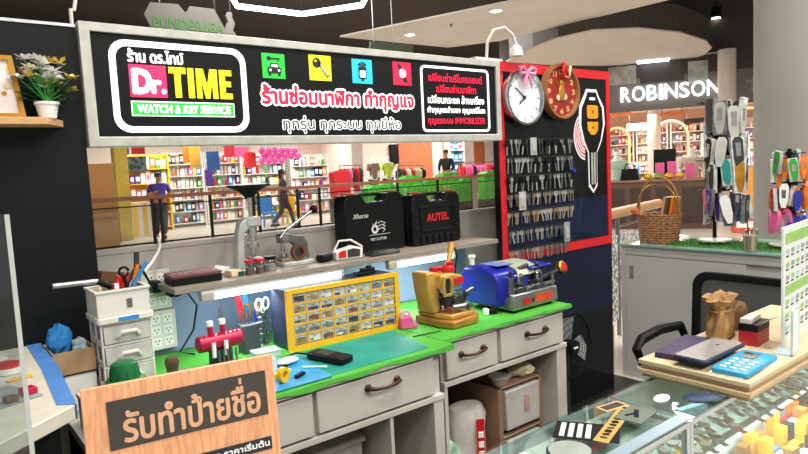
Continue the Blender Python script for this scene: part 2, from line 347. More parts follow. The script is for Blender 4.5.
# gooseneck lamp over the sign's right end, white hanging cable over its left end
def hang(name, label, cat, pts, r, m): return tag(MB().tube(pts, r, 8, m).build(name, None), label, cat)
gl = thing('gooseneck_lamp', 'white gooseneck spotlight curving over right end of the black shop sign', 'lamp', (2.44, 2.33, 2.033))
MB().box(-.1, .1, -.02, .02, 0, .018).build('bracket', M['white_paint'], gl)
MB().tube([(0, 0, .018), (0, -.01, .10), (.03, -.03, .16), (.09, -.05, .175), (.14, -.06, .14), (.16, -.065, .09)], .008, 8).build('neck', M['white_paint'], gl)
MB().lathe([(.012, .0), (.03, -.02), (.036, -.06), (.03, -.062), (.0, -.05)], 16, c=(.16, -.065, .09)).build('lamp_head', M['white_paint'], gl)
c0 = at_y(72, 25, 2.32); c1 = at_y(77, 0, 2.4)
hang('hanging_cable', 'white cable rising from the top left corner of the shop sign', 'cable', [c0, (c0.x, 2.32, c0.z+.05), at_y(74, 10, 2.34), at_y(76, -6, 2.36), (c1.x, 2.4, 5.3)], .006, M['white_paint'])
# ================================================================ KEY BOARD
PX0, PX1, PY, PZ1 = 2.488, 3.503, 2.31, 2.037
kb = thing('key_board', 'tall black display board with red border, key rows and big car key sticker', 'display board', (PX0, PY, 0.012))
pw, ph = PX1-PX0, PZ1-.012
bm_ = mat('board_black', '#080b0d', .4, var=.1, scale=2, coat=.2); bb_ = mat('board_blue', '#0e1830', .35, var=.25, scale=2.2, coat=.2)
MB().box(0, pw, 0, .04, 0, ph).build('panel', bm_, kb, smooth=False)
fr = MB(); rz0 = .953
fr.box(0, .042, -.006, 0, rz0, ph).box(pw-.036, pw, -.006, 0, rz0, ph).box(.042, pw-.036, -.006, 0, ph-.05, ph).box(.042, pw-.036, -.006, 0, rz0, rz0+.05)
fr.build('red_border', M['red'], kb, smooth=False)
MB().box(.042, pw-.036, -.0015, 0, rz0+.05, 1.26).build('blue_print', bb_, kb, smooth=False)
MB().box(0, pw, -.0015, 0, .55, rz0).build('blue_print', bb_, kb, smooth=False)
# big remote key sticker with red signal waves
wv = MB()
for i, r in enumerate((.135, .115, .095, .075, .055)):
    wv.ring([(pw-.250+r*math.cos(R_(95+170*k/14))*.8, 1.63+r*math.sin(R_(95+170*k/14))) for k in range(15)]+[(pw-.250, 1.63)]*1, [(pw-.250+(r-.010)*math.cos(R_(95+170*k/14))*.8, 1.63+(r-.010)*math.sin(R_(95+170*k/14))) for k in range(15)]+[(pw-.250, 1.63)]*1, -.002, M['red'] if i % 2 else M['pink'])
wv.prism([(pw-.250+.145*math.cos(R_(95+170*k/14))*.8, 1.63+.145*math.sin(R_(95+170*k/14))) for k in range(15)], -.0008, M['bright_white'])
wv.build('signal_waves', None, kb, smooth=False)
kx = pw-.187
def fob(g):
    top = [(.062, 1.868), (.045, 1.90), (-.045, 1.90), (-.062, 1.868), (-.11, 1.80), (-.118, 1.70), (-.085, 1.60), (-.04, 1.53), (-.038, 1.335), (0, 1.295), (.038, 1.335), (.04, 1.53), (.085, 1.60), (.118, 1.70), (.11, 1.80)]
    cx, cz = 0, 1.62
    out = []
    for a, b in top: out.append((kx+a*(1+g*3), (b-cz)*(1+g)+cz))
    return out
st = MB(); st.prism(list(reversed(fob(.04))), -.004, M['bright_white'], base=-.001); st.build('key_sticker_edge', None, kb, smooth=False)
st = MB(); st.prism(list(reversed(fob(-.025))), -.003, M['black_plastic'], base=-.005); st.build('key_sticker', None, kb, smooth=False)
st = MB(); st.box(kx-.022, kx+.022, -.0095, -.008, 1.335, 1.53, M['silver_paint']); st.box(kx-.004, kx+.004, -.0100, -.009, 1.335, 1.53, M['dark_grey']); st.build('key_blade', None, kb, smooth=False)
for zz, sh_ in ((1.735, rrect(kx-.055, kx+.055, 1.735, 1.815, .015, 3)), (1.64, [(kx-.055, 1.715), (kx-.05, 1.665), (kx-.02, 1.638), (kx+.02, 1.638), (kx+.05, 1.665), (kx+.055, 1.715)])):
    b = MB(); b.prism(sh_, -.003, M['orange'] if 0 else mat('amber', '#e8951e', .4), base=-.008); b.prism(circ(kx, zz+.04, .010, 8), -.001, M['red'], base=-.011); b.build('key_button', None, kb, smooth=False)
MB().prism(rrect(kx-.03, kx+.03, 1.845, 1.862, .008, 3), -.002, M['bright_white'], base=-.008).build('key_ring_slot', None, kb, smooth=False)

# rows of hooks with key blanks: each key hangs by itself
rows = [1.630, 1.530, 1.430, 1.333, 1.237, 1.135, 1.030]
names = ['top row', 'second row', 'third row', 'fourth row', 'fifth row', 'sixth row', 'lowest row']
metal = [mat('key_nickel', '#b6b8b6', .3, .7), mat('key_brass', '#a9986f', .35, .7), mat('key_dull', '#6f7376', .4, .7)]
def key_mesh(kind, L, m):
    b = MB()
    if kind == 0:        # round bow blank
        b.ring(circ(0, -.012, .0125, 12), circ(0, -.006, .004, 12), .002, m); b.prism([(-.004, -.022), (-.004, -L), (0, -L-.004), (.004, -L+.002), (.004, -.022)], .0018, m)
    elif kind == 1:      # square bow
        b.ring(rrect(-.012, .012, -.024, 0, .004, 2), rrect(-.004, .004, -.008, -.002, .002, 2), .002, m); b.prism([(-.004, -.022), (-.004, -L), (0, -L-.004), (.0045, -L+.004), (.003, -L+.01), (.0045, -L+.02), (.004, -.022)], .0018, m)
    else:                # black plastic car key head with steel blade
        b.prism([(-.009, 0), (-.014, -.012), (-.012, -.032), (-.006, -.038), (.006, -.038), (.012, -.032), (.014, -.012), (.009, 0)], .007, M['black_plastic']); b.prism([(-.004, -.036), (-.004, -L), (0, -L-.005), (.004, -L), (.004, -.036)], .002, m)
    return b
protos = {}
rnd = random.Random(3)
X_A, X_B = 2.530, 3.085
hk = []
for ri, z in enumerate(rows):
    n = 18 if ri < 3 else 24
    hooks = MB(); hooks.box(X_A-PX0-.01, X_B-PX0+.01, -.0025, 0, z-.019, z-.009)
    xe = X_B if ri < 5 else X_B-.06
    for k in range(n):
        x = X_A+(xe-X_A)*k/(n-1)+rnd.uniform(-.004, .004)
        kind = rnd.choice([2, 2, 0, 1]) if ri < 3 else rnd.choice([0, 0, 1])
        mi = rnd.choice([0, 0, 2]) if ri < 3 else rnd.choice([0, 1, 2] if ri < 5 else [2, 0, 1])
        L = .080 if ri < 3 else .064
        if ri >= 3 and k % 2: pass
        hooks.cyl((x-PX0, 0, z-.0125), (x-PX0, -.030, z-.0105), .0018, n=5)
        key = (kind, mi, ri < 3)
        yy = PY-.0245+(.004 if k % 2 else 0)
        lab = {0: 'metal key blank', 1: 'metal key blank', 2: 'black headed car key blank'}[kind]+' hanging in the %s of the black key board' % names[ri]
        if key not in protos:
            o = key_mesh(kind, L*(1.0), metal[mi]).build('car_key_blank' if kind == 2 else 'key_blank', None, smooth=False); protos[key] = o
        else:
            o = protos[key].copy(); COL.objects.link(o)
        o.location = (x, yy, z-.004); o.rotation_euler = (R_(rnd.uniform(-3, 3)), R_(rnd.uniform(-14, 14)), R_(rnd.uniform(-25, 25)))
        tag(o, lab, 'key', ('car key blanks in the ' if kind == 2 else 'key blanks in the ')+names[ri])
    hooks.build('hook_rail', M['dark_grey'], kb, smooth=False)
# blister cards and tags hanging among the keys
def card(x, z, w, h, m, label, name='blister_card'):
    b = MB(); b.box(-w/2, w/2, 0, .004, -h, 0, m); b.box(-w*.3, w*.3, -.006, 0, -h*.8, -h*.3, M['silver_paint']); o = b.build(name, None, smooth=False); o.location = (x, PY-.044, z); return tag(o, label, 'card')
card(2.72, 1.635, .05, .095, mat('clear_card', '#9fa3a5', .3), 'grey blister card hanging in the top row of the key board')
card(2.615, 1.345, .055, .10, M['silver_paint'], 'silver blister card hanging at left of the fourth key row')
card(2.995, 1.145, .05, .115, mat('pale_card', '#8d9296', .35), 'long grey card hanging at right end of the sixth key row')
b = MB(); b.prism(circ(0, -.012, .014, 12), .006, M['blue']); o = b.build('blue_key_tag', None, smooth=False); o.location = (3.086, PY-.038, 1.455); tag(o, 'small blue round key tag at right end of third key row', 'tag')
# clips on the red strip below the rows
# wall clocks
def clock(name, label, px, r, rim, face, hand, nums):
    c = thing(name, label, 'clock', (px[0], PY-.0065, px[1]))
    b = MB(); T = Matrix.Rotation(R_(90), 4, 'X'); b.T = T
    b.lathe([(r*.86, .030), (r*.90, .045), (r*.97, .047), (r, .036), (r, .004), (r*.94, 0), (.0, 0)], 40, cap=False); b.build('rim', rim, c)
    b = MB(); b.T = T; b.lathe([(0, .029), (r*.88, .029), (r*.88, .024), (0, .024)], 36); b.build('dial', face, c, smooth=False)
    for h in range(12):
        b = MB()
        a = R_(30*h); s = r*.7
        if nums: letters(b, str(h or 12), s*math.sin(a)-.016, s*math.sin(a)+.016, s*math.cos(a)-.015, s*math.cos(a)+.015, -.0305, nums, bold=.03)
        else: b.cb((s*1.08*math.sin(a), -.0305, s*1.08*math.cos(a)), (.004, .002, .02), M['steel'], (0, a, 0))
        b.build('numeral' if nums else 'hour_mark', None, c, smooth=False)
    for ang, l, w in ((305, r*.62, .006), (232, r*.38, .009)) if not nums else ((318, r*.5, .006), (20, r*.35, .009)):
        a = R_(ang); MB().cb((l*.45*math.sin(a), -.034, l*.45*math.cos(a)), (w, .002, l), None, (0, a, 0)).build('hand', hand, c, smooth=False)
    MB().cyl((0, -.036, 0), (0, -.028, 0), .011).build('centre_cap', hand, c)
    if nums:   # plain gold ornament in the middle
        o = MB(); o.ball((0, -.034, -.01), (.030, .004, .045), M['gold'], 12, 6); o.ball((.004, -.034, .045), (.022, .004, .024), M['gold'], 12, 6); o.ball((-.03, -.033, -.035), (.02, .003, .018), M['beige'], 10, 5); o.ball((.03, -.033, -.03), (.02, .003, .02), M['beige'], 10, 5); o.build('ornament', None, c)
    return c
ck = clock('wall_clock', 'round silver wall clock with white dial and pink ribbon on the key board', (2.662, 1.850), .152, M['chrome'], mat('dial_white', '#dfe9ee', .4, var=.02), M['dark_grey'], None)
rb = MB()
for s in (-1, 1):
    rb.tube([(0, -.056, .13), (s*.035, -.06, .155), (s*.062, -.06, .148), (s*.055, -.058, .122), (0, -.056, .128)], [.008, .012, .013, .012, .008], 6); rb.tube([(0, -.057, .13), (s*.02, -.06, .09), (s*.034, -.058, .045)], [.008, .010, .004], 6)
rb.ball((0, -.058, .13), (.015, .009, .014)); o = rb.build('ribbon', mat('pink_ribbon', '#d77fa6', .35), ck)
ck2 = clock('wall_clock', 'round wooden rimmed wall clock with red dial and gold numerals', (2.983, 1.893), .158, mat('clock_wood', '#8a5a35', .4, kind='wood'), mat('dial_red', '#8f1f1c', .4), M['gold'], mat('numeral_gold', '#d9a968', .4))
rb = MB()
rb.tube([(.0, -.05, .155), (.02, -.055, .115), (.045, -.052, .07)], [.010, .013, .006], 6, M['red']); rb.tube([(.0, -.05, .155), (-.01, -.055, .11), (.0, -.053, .075)], [.008, .012, .005], 6, M['red']); rb.cb((.047, -.055, .11), (.022, .003, .075), M['beige'], (0, .3, 0)); rb.ball((0, -.05, .155), (.018, .01, .014), M['red'])
rb.build('ribbon', None, ck2)
# standing fan in front of the board, half hidden by the bench
fn = thing('standing_fan', 'dark round fan with white centre badge beside the right workbench', 'fan', (2.835, 2.17, .012))
MB().lathe([(0, 0), (.13, 0), (.13, .012), (.03, .03), (.018, .05), (.018, .0)], 24).build('base', M['dark_grey'], fn)
MB().cyl((0, 0, .03), (0, 0, .43), .013).build('pole', M['dark_grey'], fn)
b = MB(); b.T = Matrix.Translation((0, -.01, .45))
for r_ in (.05, .08, .11, .14, .165, .185):
    yy = -.045+.03*(r_/.185)**2; b.tube([(r_*math.cos(2*math.pi*k/28), yy, r_*math.sin(2*math.pi*k/28)) for k in range(28)], .0016, 5, closed=True)
for k in range(24):
    a = 2*math.pi*k/24; b.tube([(.035*math.cos(a), -.046, .035*math.sin(a)), (.11*math.cos(a), -.036, .11*math.sin(a)), (.185*math.cos(a), -.012, .185*math.sin(a)), (.12*math.cos(a), .045, .12*math.sin(a)), (.05*math.cos(a), .055, .05*math.sin(a))], .0011, 4)
b.tube([(.187*math.cos(2*math.pi*k/32), -.012, .187*math.sin(2*math.pi*k/32)) for k in range(32)], .006, 6, closed=True); b.build('guard', M['black_matte'], fn)
for k in range(3):
    b = MB(); b.T = Matrix.Translation((0, -.01, .45)) @ Matrix.Rotation(R_(120*k+20), 4, 'Y')
    b.add([(.03, -.012, -.02), (.16, -.02, -.06), (.17, 0, .03), (.12, .018, .08), (.03, .012, .02)], [(0, 1, 2, 3, 4)]); b.build('blade', mat('fan_blade', '#8b9294', .3), fn)
MB().cyl((0, -.06, .45), (0, .09, .45), .04, .05, 20).build('motor', M['black_plastic'], fn)
b = MB(); b.prism(circ(0, .45, .034, 20), -.003, M['black_plastic'], base=-.060); b.box(-.018, .018, -.0645, -.063, .445, .455, M['bright_white']); b.build('badge', None, fn)
# small shelf on the left partition
sh_ = tag(MB().prism([(-.5, 0), (.02, 0), (.105, .105), (.105, .11), (-.5, .11)] if 0 else [(.0, .0), (-.75, .0), (-.75, -.115), (-.06, -.115)], .022, plane='xy').build('wall_shelf', M['tan_wood'], None, (.425, 2.2995, 1.688), bevel=.002), 'narrow tan wooden shelf fixed to the black left partition', 'shelf')
pf = thing('framed_picture', 'gold framed photo of pale flowers standing on the small wall shelf', 'picture frame', (.215, 2.235, 1.7105))
fo, fi = [(-.13, 0), (.098, 0), (.075, .185), (-.13, .185)], [(-.115, .014), (.082, .014), (.062, .172), (-.115, .172)]
MB().ring(fo, fi, .02, base=-.01).build('frame', M['gold'], pf, smooth=False)
pic = mat('picture_print', '#e3d6da', .4, kind='holes', scale=14, col2='#f4efe6'); MB().prism(fi, .004, base=0).build('picture', pic, pf, smooth=False)
b = MB(); rr = random.Random(5)
for k in range(26): b.prism(circ(rr.uniform(-.105, .07), rr.uniform(.02, .16), rr.uniform(.006, .017), 8), -.001, rr.choice([M['pink'], M['gold'], M['beige'], M['bright_white'], M['bright_white'], M['brass']]), base=-.0005-.0001*k)
b.build('print_flowers', None, pf, smooth=False)
fp = thing('flower_pot', 'white pot of artificial white and yellow flowers on the small wall shelf', 'potted plant', (.372, 2.235, 1.7105))
MB().lathe([(.024, 0), (.033, .042), (.036, .042), (.036, .05), (.030, .05), (.0, .044)], 20).build('pot', M['bright_white'], fp)
lf = MB(); rr = random.Random(4)
for k in range(46):
    a = rr.uniform(0, 6.28); r_ = rr.uniform(.01, .055); z_ = rr.uniform(.045, .10); d = rr.uniform(.028, .042)
    c = Vector((r_*math.cos(a), r_*math.sin(a)*.8, z_)); u = Vector((math.cos(a), math.sin(a)*.8, rr.uniform(-.2, .9))).normalized()*d; w = u.cross(Vector((0, 0, 1))).normalized()*d*.45
    lf.add([c, c+u*.5+w, c+u, c+u*.5-w], [(0, 1, 2, 3)])
lf.build('leaves', mat('leaf_green', '#2c6b2a', .5, var=.2), fp, smooth=False)
for k in range(26):
    a = rr.uniform(0, 6.28); r_ = rr.uniform(.0, .085); z_ = rr.uniform(.09, .185); b = MB()
    col = M['bright_white'] if k % 4 else mat('cream_yellow', '#e2c55a', .5)
    for q in range(9):
        t = 2*math.pi*q/9+k; u = Vector((math.cos(t), math.sin(t), rr.uniform(-.2, .8))).normalized()*rr.uniform(.02, .034); w = u.cross(Vector((.2, .1, 1))).normalized()*.0085; c = Vector((r_*math.cos(a), r_*math.sin(a)*.8, z_))
        b.add([c, c+u*.6+w, c+u, c+u*.6-w], [(0, 1, 2, 3)], col)
    b.tube([(0, 0, .05), (r_*math.cos(a), r_*math.sin(a)*.8, z_)], .0012, 4, M['green']); b.build('flower', None, fp, smooth=False)
# ================================================================ WORKBENCHES
DZ = .797                                   # bench tops; the green mats make it .80
wp = mat('bench_white', '#c4c0b7', .5, var=.05, scale=3); wpi = mat('bench_inner', '#a9a49c', .6, var=.05, scale=3)
hb = mat('handle_bronze', '#4a342a', .35, .7)
def pull(parent, x, z, w=.13):
    b = MB(); b.tube([(x-w/2, -.0, z), (x-w/2, -.022, z), (x-w*.35, -.030, z-.003), (x, -.030, z-.008), (x+w*.35, -.030, z-.003), (x+w/2, -.022, z), (x+w/2, 0, z)], [.010, .009, .0065, .0055, .0065, .009, .010], 8)
    for s in (-1, 1): b.ball((x+s*w/2, -.006, z), (.015, .008, .015), n=10, k=6)
    return b.build('handle', hb, parent)
def bench(name, label, x0, x1, y0, y1, drawers, handles, legs, z_d=.62):
    t = thing(name, label, 'workbench', (x0, y0, .012)); w = x1-x0; d = y1-y0; o = -.012
    MB().box(-.005, w+.005, -.012, d, DZ-.022+o, DZ+o).build('top', wp, t, bevel=.003)
    b = MB(); b.box(0, w, .02, .035, z_d+o-.012, DZ-.022+o).box(-.002, w+.002, -.004, .035, z_d+o-.03, z_d+o-.008); b.box(.02, w-.02, .035, d-.02, z_d+o-.018, z_d+o-.008); b.build('apron', wp, t, bevel=.002)
    for (a, c), h in zip(drawers, handles):
        dr = MB().box(a-x0+.004, c-x0-.004, -.006, .02, z_d+o+.002, DZ-.030+o).build('drawer', wp, t, bevel=.003)
        if h: 
            hh = pull(dr, h[0]-x0, h[1]+o, h[2]); hh.location.y = -.006
    for a, c in legs: MB().box(a-x0, c-x0, 0, d-.02, 0, z_d+o-.03).build('side_panel', wp, t, bevel=.002)
    MB().box(.02, w-.02, d-.02, d-.008, 0, z_d+o-.01).build('back_panel', wpi, t)
    return t
bench('workbench', 'left white workbench with one wide drawer under the yellow parts organiser', .50, 1.585, 1.812, 2.57, [(.52, 1.003), (1.013, 1.540)], [None, (1.287, .730, .13)], [(.50, .518), (1.535, 1.583), (1.32, 1.335)])
bench('workbench', 'right white workbench with two handled drawers below the key cutting machines', 1.665, 2.472, 1.895, 2.57, [(1.675, 1.985), (2.0, 2.448)], [(1.822, .716, .13), (2.238, .717, .125)], [(1.665, 1.683), (2.40, 2.470)])
# green covers with hanging rims
gm = mat('green_cover', '#49a836', .6, var=.05, scale=6); rg = random.Random(8)
def cover(x0, x1, y0, y1, label, drop):
    b = MB(); b.box(x0, x1, y0, y1, DZ+.0005, .801); n = 26; vs = []; fs = []
    for i in range(n+1):
        x = x0+(x1-x0)*i/n; dz = drop*(1+.35*math.sin(i*1.3)+.25*math.sin(i*.55+1)); yy = y0-.002-.003*math.sin(i*.9)
        vs += [(x, y0+.004, .8008), (x, yy, .8), (x, yy-.002, .8-dz), (x, yy+.001, .8-dz)]
    for i in range(n):
        for k in range(3): fs.append((i*4+k, i*4+k+1, i*4+5+k, i*4+4+k))
    b.add(vs, fs); return tag(b.build('bench_cover', gm, None, smooth=True), label, 'mat')
cover(.50, 1.64, 1.796, 2.57, 'bright green cover sheet on the left workbench', .014)
cover(1.645, 2.50, 1.876, 2.565, 'bright green cover sheet under the gold and blue key machines', .011)
ZT = .8012
def flat(name, label, cat, poly, h, m, z=ZT, bevel=0):
    return tag(MB().prism(poly, h, plane='xy').build(name, m, None, (0, 0, z), bevel=bevel, smooth=False), label, cat)
tm = mat('teal_mat', '#1d8f80', .55, var=.1, scale=7)
def xy(x, y, z): p = at_z(x, y, z); return (p.x, p.y)
flat('cutting_mat', 'teal cutting mat lying in front of the yellow parts organiser', 'mat', [(1.06, 1.83), (1.535, 1.83), (1.60, 2.15), (1.10, 2.15)], .003, tm)
flat('work_mat', 'blue work mat at left end of the bench under the loose parts', 'mat', [(.82, 1.812), (1.085, 1.812), (1.11, 2.13), (.82, 2.13)], .004, mat('blue_mat', '#2f93c4', .5, var=.08, scale=5), z=ZT+.0031)
# yellow framed parts organiser with forty little drawers
og = thing('parts_organiser', 'yellow framed organiser with rows of small clear drawers', 'drawer organiser', (1.125, 2.192, ZT), R_(-2.5))
ow, oh = .535, .248
MB().box(.004, ow-.004, .006, .16, .004, oh-.004).build('case', mat('organiser_navy', '#27304a', .5), og, bevel=.003)
b = MB(); b.ring([(0, 0), (ow, 0), (ow, oh), (0, oh)], [(.022, .022), (ow-.022, .022), (ow-.022, oh-.018), (.022, oh-.018)], .022, base=-.008)
cw, ch = (ow-.044)/8, (oh-.040)/5
for i in range(1, 8): b.box(.022+cw*i-.0022, .022+cw*i+.0022, -.004, .006, .022, oh-.018)
for i in range(1, 5): b.box(.022, ow-.022, -.004, .006, .022+ch*i-.003, .022+ch*i+.003)
b.build('frame', mat('organiser_yellow', '#eab324', .45, var=.03), og)
clear = mat('clear_drawer', '#aab0b0', .25, var=.1); rr = random.Random(11)
fills = [mat('parts_'+n, c, .5) for n, c in (('grey', '#6f7478'), ('dark', '#3a3d44'), ('silver', '#b4b6b6'), ('brassy', '#8f7a4a'), ('pale', '#cfd3d2'), ('reddish', '#7a4a44'))]
for r in range(5):
    for c in range(8):
        b = MB(); xa, za = .022+cw*c+.004, .022+ch*r+.004; x1_, z1_ = xa+cw-.008, za+ch-.008
        b.box(xa, x1_, -.002, .004, za, z1_, clear); f_ = rr.choice(fills); b.box(xa+.004, x1_-.004, -.0026, -.001, za+.003, za+(z1_-za)*rr.uniform(.35, .8), f_); b.box(xa+.006, xa+.006+rr.uniform(.01, .03), -.0030, -.001, za+.004, za+(z1_-za)*rr.uniform(.2, .5), rr.choice(fills))
        b.box((xa+x1_)/2-.008, (xa+x1_)/2+.008, -.008, -.002, z1_-.006, z1_-.002, clear); b.build('drawer', None, og, smooth=False)
# black handheld device with cable on the mat
dv = thing('key_programmer', 'black handheld device lying across the blue and teal mats', 'device', (1.175, 1.985, ZT+.0073), R_(14))
MB().prism(rrect(-.036, .036, -.10, .085, .014), .022, plane='xy').build('body', M['black_plastic'], dv, bevel=.004)
MB().box(-.024, .024, -.02, .062, .022, .0232).build('screen', mat('dark_screen', '#20262c', .15), dv)
MB().tube([(-.02, .085, .012), (-.04, .13, .015), (-.10, .15, .006), (-.14, .12, .004), (-.15, .06, .004)], .004, 6).build('cable', M['black_plastic'], dv)
# loose pieces on the blue mat
zb = ZT+.0072
def small(name, label, cat, mb, loc, rz=0, m=None, bevel=0, group=None): return tag(mb.build(name, m, None, loc, rz, bevel=bevel), label, cat, group)
small('tape_roll', 'small yellow tape roll standing at front of the blue mat', 'tape', MB().ring(circ(0, .026, .026, 20), circ(0, .026, .014, 20), .018), (.935, 1.865, zb), .5, M['yellow'])
small('plastic_clip', 'yellow plastic clip lying on the blue mat', 'clip', MB().box(-.025, .025, -.012, .012, 0, .014).box(-.02, .0, -.006, .006, .014, .028), (.975, 1.945, zb), .6, mat('pale_yellow', '#dcc65c', .5), .003)
small('yellow_cap', 'round yellow cap beside the clip on the blue mat', 'cap', MB().lathe([(.018, 0), (.018, .014), (.013, .018), (0, .018)], 18), (.93, 1.94, zb), 0, M['yellow'])  # a round cap, not a spool
small('battery_block', 'short black battery block on the blue mat', 'battery', MB().box(-.024, .024, -.008, .008, 0, .012), (1.0, 1.885, zb), .5, M['black_plastic'], .002)
small('white_stick', 'thin white stick lying on the blue mat near the black device', 'stick', MB().cyl((-.045, 0, .004), (.045, 0, .004), .004, .003, 8), (1.085, 1.93, zb), -.75, M['bright_white'])
small('clear_bag', 'small clear plastic bag of parts at back of the blue mat', 'bag', MB().ball((0, 0, .012), (.05, .035, .012), None, 12, 6, .12), (1.04, 2.05, zb), .3, mat('clear_plastic', '#cdd8da', .2))
small('cup_cap', 'small clear cup upside down on the blue mat', 'cup', MB().lathe([(.022, 0), (.017, .045), (0, .047)], 18), (.965, 2.03, zb), 0, mat('clear_plastic2', '#bcd0d6', .15))
# pink tape dispenser and black shears beside the organiser
td = thing('tape_dispenser', 'pink tape dispenser between the yellow organiser and gold machine', 'tape dispenser', (1.672, 2.135, ZT), R_(-20))
MB().prism([(-.035, 0), (.045, 0), (.045, .018), (.030, .022), (.024, .05), (.0, .06), (-.026, .05), (-.035, .02)], .045, plane='xz', base=-.0225).build('body', mat('hot_pink', '#dd5c97', .35), td, bevel=.006)
MB().ring(circ(-.002, .055, .028, 20), circ(-.002, .055, .014, 20), .018, base=-.009).build('tape', mat('tape_clear', '#d7b9c4', .3), td)
MB().box(.043, .048, -.012, .012, .012, .028).build('cutter', M['steel'], td)
small('cable_bundle', 'black coiled cable behind the pink tape dispenser', 'cable', MB().tube([(.03*math.cos(t*.7)+.006*math.sin(t*2.1), .03*math.sin(t*.7), .012+.004*(t % 6)) for t in range(40)], .005, 6), (1.70, 2.25, ZT), 0, M['black_plastic'])
small('steel_rule', 'dark thin blade lying on the green cover in front of the gold machine', 'blade', MB().cyl((-.07, 0, .004), (.07, 0, .004), .003, .002, 8), (1.66, 1.985, ZT), -.12, M['dark_grey'])

# ---------------- gold key machine
gd = mat('machine_gold', '#b07c38', .38, .35, var=.12, scale=8); gl_ = mat('machine_gold_light', '#c59a50', .4, .25, var=.1, scale=8)
km = thing('key_machine', 'gold coloured key cutting machine with red knob and upright handle', 'machine', (1.865, 2.08, ZT), R_(3))
MB().prism([(-.10, .11), (-.11, -.06), (-.085, -.125), (.06, -.125), (.115, -.085), (.115, .11)], .036, plane='xy').build('base', gd, km, bevel=.008)
MB().prism([(-.09, .10), (-.095, -.04), (-.07, -.10), (.05, -.10), (.10, -.07), (.10, .10)], .022, plane='xy', base=.036).build('base_tray', gl_, km, bevel=.006)
MB().prism([(-.105, .058), (-.062, .058), (-.062, .15), (-.075, .24), (-.138, .245), (-.128, .16)], .10, plane='xz', base=-.02).build('column', gl_, km, bevel=.008)
MB().prism([(-.095, .058), (.02, .058), (.03, .12), (-.02, .17), (-.09, .17)], .05, plane='xz', base=.05).build('back_column', gd, km, bevel=.006)
MB().prism([(-.085, .165), (.02, .165), (.045, .178), (.05, .215), (-.02, .232), (-.085, .232)], .13, plane='xz', base=-.06).build('head', gl_, km, bevel=.010)
MB().box(-.012, .048, -.0635, -.0602, .180, .207).build('red_plate', M['red'], km)
MB().ring([(-.085, .135), (-.035, .135), (-.03, .19), (-.04, .225), (-.08, .225), (-.09, .18)], [(-.074, .147), (-.045, .147), (-.041, .188), (-.047, .213), (-.073, .213), (-.079, .18)], .012, base=-.074).build('loop_handle', gl_, km, bevel=.002)
MB().box(-.078, -.042, -.0625, -.0602, .146, .214).build('slot', M['dark_grey'], km)
b = MB(); b.lathe([(.03, .233), (.032, .25), (.026, .262), (.0, .266)], 10, c=(-.005, -.02, 0)); b.lathe([(.016, .262), (.018, .275), (0, .282)], 10, c=(.0, -.03, 0)); b.build('knob', M['red'], km)
MB().box(-.05, .02, .02, .055, .2325, .250).build('red_switch', M['red'], km)
b = MB(); b.tube([(.035, .05, .20), (.085, .06, .27), (.115, .065, .345)], [.011, .013, .017], 10); b.build('handle', gl_, km)
MB().tube([(.115, .065, .34), (.15, .09, .335), (.18, .10, .27), (.17, .11, .18)], .004, 6).build('cable', M['black_plastic'], km)
b = MB(); b.box(-.05, .05, -.05, .048, .095, .12); b.cyl((.0, -.075, .105), (.0, .03, .105), .028); b.cyl((.05, -.06, .110), (.05, .03, .110), .022); b.ball((.075, -.05, .125), .016); b.box(-.06, -.03, -.06, -.02, .085, .14); b.build('vise', M['dark_grey'], km, bevel=.003)
b = MB(); b.cyl((.03, -.085, .14), (.085, -.08, .15), .010); b.cyl((-.045, -.075, .082), (.02, -.09, .082), .016); b.cyl((.03, -.095, .075), (.07, -.085, .075), .012); b.build('carriage', M['steel'], km)
b = MB(); b.lathe([(.018, .060), (.02, .075), (.012, .085), (0, .085)], 12, c=(.08, -.02, 0)); b.build('adjuster', gl_, km)
MB().box(-.055, .0, -.085, -.03, .0585, .085).build('red_block', mat('dusty_red', '#8c4a3c', .5), km, bevel=.003)

# ---------------- blue key machine
bk = thing('key_machine', 'blue and steel key cutting machine at right end of the green bench', 'machine', (2.31, 2.10, ZT), R_(0))
sm_ = mat('machine_steel', '#9da09e', .32, .75, var=.1, scale=10); bl_ = mat('machine_blue', '#17249a', .32, .1, var=.06)
b = MB(); b.prism([(-.155, .014), (.17, .014), (.175, .03), (.165, .088), (-.15, .088)], .20, plane='xz', base=-.155); b.build('base', sm_, bk, bevel=.005)
for sx in (-1, 1):
    for yy in (-.13, .02): MB().cyl((sx*.13, yy, 0), (sx*.13, yy, .015), .016).build('foot', M['black_plastic'], bk)
b = MB(); b.box(-.085, -.035, -.1565, -.155, .03, .062, M['red']); b.box(.0, .13, -.1565, -.155, .03, .07, mat('orange_red', '#c9472a', .4)); b.box(-.02, -.005, -.1565, -.155, .035, .055, M['dark_grey']); b.build('label', None, bk)
b = MB(); b.prism([(-.10, .03), (.14, .03), (.15, .16), (.12, .205), (.02, .215), (-.08, .19), (-.105, .15)], .22, plane='yz', base=-.20); b.build('motor_housing', bl_, bk, bevel=.012)
b = MB(); b.prism([(-.12, .195), (.05, .20), (.14, .16), (.14, .15), (-.12, .185)], .16, plane='yz', base=.02); b.build('cover', bl_, bk, bevel=.006)
b = MB(); b.prism([(-.115, .165), (-.09, .195), (-.03, .215), (.05, .218), (.05, .210), (-.03, .205), (-.085, .187), (-.11, .16)], .15, plane='yz', base=-.06); b.build('guard', mat('pale_green_metal', '#b9c4ad', .3, .4), bk)
b = MB(); b.box(-.14, -.03, -.05, .07, .213, .2165); b.build('panel', mat('pale_blue', '#6f86c9', .35), bk)
b = MB(); b.cyl((-.155, -.09, .125), (.20, -.09, .125), .011); b.cyl((-.14, -.125, .105), (.18, -.125, .105), .009); b.box(-.155, -.13, -.14, -.05, .08, .17); b.box(.145, .165, -.14, -.05, .08, .15); b.build('shaft', M['chrome'], bk)
